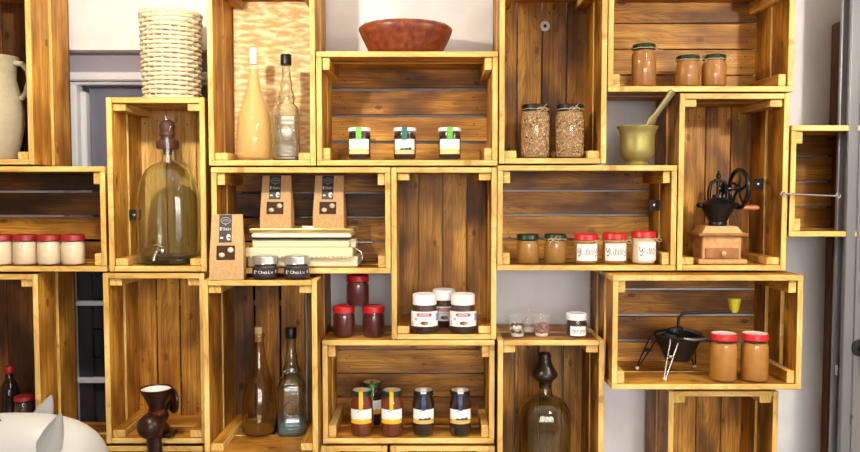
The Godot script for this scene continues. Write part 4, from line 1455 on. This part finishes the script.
	lathe(g, 0, scaled(hollow([[0, 0.6, 3.0], [22, 0, 3.0], [24.5, 2, 3.0], [25.5, 6, 3.0], [25.8, H - 78, 3.0], [25.6, H - 66, 2.8], [24.0, H - 57, 2.5], [20, H - 50.5, 2.2], [14, H - 46.5, 2.0], [8.6, H - 44, 2.0], [7.4, H - 41, 2.0], [7.2, H - 31, 2.0], [8.4, H - 30, 2.0], [8.4, H - 27, 2.0]], 0.9), k, 0), 40, Transform3D.IDENTITY, 1.0, 0.95)
	part("glass", g, solid_glass(c8(232, 228, 192)), t)
	g = G.new()
	lathe(g, 0, scaled([[0, H - 36], [5.8, H - 36], [6.4, H - 29], [11, H - 27], [13, H - 24], [12.8, H - 21], [10.4, H - 18], [8, H - 13], [6.6, H - 10], [6, H - 6], [6.4, H - 3], [5, H - 0.6], [0, H]], k, 0), 28)
	part("stopper", g, mat(c8(44, 28, 22), 0.3), t, "dark turned stopper")
	food_mill()
	# ---- peanut butter jars
	for e in [[726.0, "red-lidded jar of light brown butter beside the food mill"], [757.5, "red-lidded jar of light brown butter beside the crate end"]]:
		jar("nut_butter_jar", e[1], "red-lidded nut butter jars", on(e[0], C.c16.floor, 0.018), 0.0365, 0.128, {"lid": M.bright_red_lid, "lid_top": mat(c8(236, 222, 220), 0.4), "lid_h": 0.0165, "lid_r": 0.95, "fill": M.butter, "fill_top": 0.8, "neck": 0.86, "shoulder": 0.014})

func coffee_mill() -> void:
	var z := -0.065
	var k := 1.0 / ppm(z)
	var t := thing("coffee_mill", "old coffee mill with black iron hopper, flywheel and wooden drawer base", "coffee mill", on(717, C.c15.floor, z))
	var wood := noisy(c8(196, 146, 88), c8(212, 164, 106), 0.03, 0.5, 5.0)
	var dark := noisy(c8(150, 100, 56), c8(168, 116, 66), 0.03, 0.5, 5.0)
	var g := G.new()
	box(g, 0, Vector3(48 * k, 4.6 * k, 0.1), Vector3(0, 2.4 * k, 0), 0.002)
	part("plinth", g, wood, t)
	g = G.new()
	box(g, 0, Vector3(38 * k, 23 * k, 0.08), Vector3(0, 16 * k, 0), 0.002)
	part("box", g, wood, t)
	g = G.new()
	box(g, 0, Vector3(33 * k, 10.5 * k, 0.008), Vector3(0, 10.6 * k, 0.041), 0.0015)
	var dr := part("drawer", g, dark, t)
	g = G.new()
	lathe(g, 0, scaled([[0, 0], [1.2, 0], [1.2, 2], [2.4, 3], [2.4, 4.4], [1.2, 5.4], [0, 5.6]], k, 0), 14, Transform3D(Basis(Vector3.RIGHT, PI / 2), Vector3(0, 10.8 * k, 0.0445)))
	part("knob", g, mat(c8(214, 170, 110), 0.4), dr)
	g = G.new()
	box(g, 0, Vector3(49 * k, 3.2 * k, 0.104), Vector3(0, 29 * k, 0), 0.003)
	part("cornice", g, dark, t)
	# stepped, sloping top
	g = G.new()
	var a := [Vector3(-20 * k, 30.6 * k, 0.043), Vector3(20 * k, 30.6 * k, 0.043), Vector3(20 * k, 30.6 * k, -0.043), Vector3(-20 * k, 30.6 * k, -0.043)]
	var b := [Vector3(-15.5 * k, 37 * k, 0.034), Vector3(15.5 * k, 37 * k, 0.034), Vector3(15.5 * k, 37 * k, -0.034), Vector3(-15.5 * k, 37 * k, -0.034)]
	for i in 4:
		var j := (i + 1) % 4
		g.face(0, [a[i], a[j], b[j], b[i]], Vector3(0, 33 * k, 0))
	g.face(0, b, Vector3(0, 33 * k, 0))
	g.face(0, a, Vector3(0, 33 * k, 0))
	part("top", g, wood, t)
	g = G.new()
	var cx := 0.5 * k
	lathe(g, 0, scaled([[0, 37], [9, 37], [9.5, 39], [8.5, 41], [11.5, 47], [15, 53], [17, 57.5], [17.4, 59], [15.5, 60.4], [11, 63], [6, 65], [5, 68], [0, 69]], k, 0), 28, Transform3D(Basis.IDENTITY, Vector3(cx, 0, 0)))
	for s in [-1.0, 1.0]:
		blob(g, 0, Vector3(cx + s * 17.5 * k, 57.5 * k, 0), Vector3(4.2, 2.6, 4.2) * k, 10, 6)
	part("hopper", g, M.black_iron, t, "black cast-iron hopper")
	g = G.new()
	for s in [-1.0, 1.0]:
		tube(g, 0, [Vector3(cx + s * 9 * k, 61 * k, 0), Vector3(cx + s * 9 * k, 72 * k, 0), Vector3(cx + s * 7 * k, 80 * k, 0), Vector3(cx, 83 * k, 0)], [2.2 * k, 1.9 * k, 1.8 * k, 1.8 * k], 8)
	tube(g, 0, [Vector3(cx, 64 * k, 0), Vector3(cx, 86 * k, 0), Vector3(cx, 92 * k, 0)], [2.0 * k, 1.8 * k, 0.7 * k], 10)
	blob(g, 0, Vector3(cx, 86.5 * k, 0), Vector3.ONE * 2.6 * k, 10, 6)
	part("yoke", g, M.black_iron, t)
	# horizontal axle and bevel gear
	g = G.new()
	var axle := Vector3(20.5 * k, 74 * k, 0.004)
	tube(g, 0, [Vector3(cx, 74 * k, 0.002), axle], 1.8 * k, 10)
	lathe(g, 0, scaled([[0, 0], [5, 0], [6.5, 3], [3, 5], [0, 5]], k, 0), 14, Transform3D(Basis(Vector3.BACK, PI / 2), Vector3(cx + 7 * k, 74 * k, 0.002)))
	part("axle", g, M.black_iron, t)
	# flywheel
	g = G.new()
	var wb := Basis(Vector3.UP, PI / 2 + 0.11)
	var wr := 19.0 * k
	var pts := []
	for q in 36:
		pts.append(axle + wb * Vector3(cos(TAU * q / 36) * wr, sin(TAU * q / 36) * wr, 0))
	tube(g, 0, pts, 2.1 * k, 8, true)
	for q in 5:
		var a5 := TAU * q / 5.0 + 0.3
		tube(g, 0, [axle, axle + wb * Vector3(cos(a5 + 0.25) * wr * 0.5, sin(a5 + 0.25) * wr * 0.5, 0), axle + wb * Vector3(cos(a5) * wr, sin(a5) * wr, 0)], [1.8 * k, 1.3 * k, 1.3 * k], 7)
	blob(g, 0, axle, Vector3(3, 4.5, 4.5) * k, 12, 8)
	var fw := part("flywheel", g, M.black_iron, t)
	g = G.new()
	var hb := axle + Vector3(0.006, -wr, 0.004)
	tube(g, 0, [hb, hb + Vector3(4 * k, 0, 0), hb + Vector3(9 * k, 0, 0.003), hb + Vector3(15 * k, 0, 0.004), hb + Vector3(17 * k, 0, 0.004)], [1.0 * k, 2.0 * k, 2.6 * k, 2.5 * k, 1.4 * k], 12)
	part("handle", g, mat(c8(190, 112, 74), 0.35), fw, "copper-coloured turned handle")

func food_mill() -> void:
	var z := -0.045
	var k := 1.0 / ppm(z)
	var fl: float = C.c16.floor
	var t := thing("food_mill", "black metal food mill with crank, yellow knob and wire legs", "food mill", on(680, fl, z))
	var dark := mat(c8(44, 42, 40), 0.4, 0.6)
	var g := G.new()
	var y0 := 15.0
	lathe(g, 0, scaled([[0, y0], [12, y0], [12.6, y0 + 1], [20, y0 + 17], [24, y0 + 25], [25, y0 + 25.6], [24.2, y0 + 26.6], [22.6, y0 + 25.4], [11.4, y0 + 2], [0, y0 + 2]], k, 0), 36)
	part("bowl", g, dark, t)
	g = G.new()
	tube(g, 0, [Vector3(-22 * k, (y0 + 25.5) * k, 0), Vector3(-8 * k, (y0 + 30) * k, 0), Vector3(8 * k, (y0 + 30) * k, 0), Vector3(22 * k, (y0 + 25.5) * k, 0)], 0.004, 8)
	lathe(g, 0, scaled([[0, y0 + 28], [5, y0 + 28], [5, y0 + 33], [3, y0 + 34], [0, y0 + 34]], k, 0), 16)
	blob(g, 0, Vector3(-6 * k, (y0 + 30) * k, 0.01), Vector3(7, 4, 6) * k, 12, 7)
	part("bridge", g, dark, t)
	g = G.new()
	tube(g, 0, [Vector3(0, (y0 + 20) * k, 0), Vector3(0, (y0 + 38) * k, 0), Vector3(0.5 * k, (y0 + 43) * k, 0), Vector3(4 * k, (y0 + 46.5) * k, 0), Vector3(9 * k, (y0 + 47.5) * k, 0), Vector3(58 * k, (y0 + 49) * k, 0)], 0.0045, 8)
	var cr := part("crank", g, mat(c8(40, 34, 30), 0.4, 0.6), t)
	g = G.new()
	lathe(g, 0, scaled([[0, y0 + 48], [3, y0 + 48], [4.4, y0 + 51], [5.2, y0 + 55], [6.4, y0 + 61], [6.2, y0 + 62.5], [0, y0 + 62.8]], k, 0), 22, Transform3D(Basis.IDENTITY, Vector3(56 * k, 0, 0)))
	part("knob", g, mat(c8(214, 202, 40), 0.4), cr, "yellow-green plastic knob")
	g = G.new()
	tube(g, 0, [Vector3(-2 * k, (y0 + 26) * k, 24 * k), Vector3(8 * k, (y0 + 25) * k, 26 * k), Vector3(20 * k, (y0 + 25.5) * k, 22 * k), Vector3(24 * k, (y0 + 27) * k, 15 * k)], 0.0042, 8)
	part("side_handle", g, mat(c8(120, 116, 110), 0.35, 0.8), t)
	# three folding wire legs with ball feet
	var feet := [[Vector3(-21.0 * k, 0.006, 0.074), Vector3(-9 * k, (y0 + 25) * k, 0.052), M.steel], [Vector3(-36 * k, 0.006, -0.05), Vector3(-22 * k, (y0 + 24) * k, -0.012), dark], [Vector3(26 * k, 0.006, -0.07), Vector3(17 * k, (y0 + 22) * k, -0.035), dark]]
	for f in feet:
		g = G.new()
		var d: Vector3 = f[1] - f[0]
		var sidev := Vector3(2.6 * k, 0, 0.001)
		tube(g, 0, [f[1] + sidev * 1.6, f[0] + d * 0.35 + sidev * 0.8, f[0] + sidev * 0.3, f[0] - sidev * 0.3, f[0] + d * 0.35 - sidev * 0.8, f[1] - sidev * 1.6], 0.0023, 7)
		blob(g, 0, f[0] + d * 0.55, Vector3(3.6, 2, 2) * k, 8, 5)
		var lg := part("leg", g, f[2], t)
		g = G.new()
		blob(g, 0, f[0], Vector3.ONE * 0.0062, 12, 8)
		part("foot", g, mat(c8(214, 206, 190), 0.4), lg)
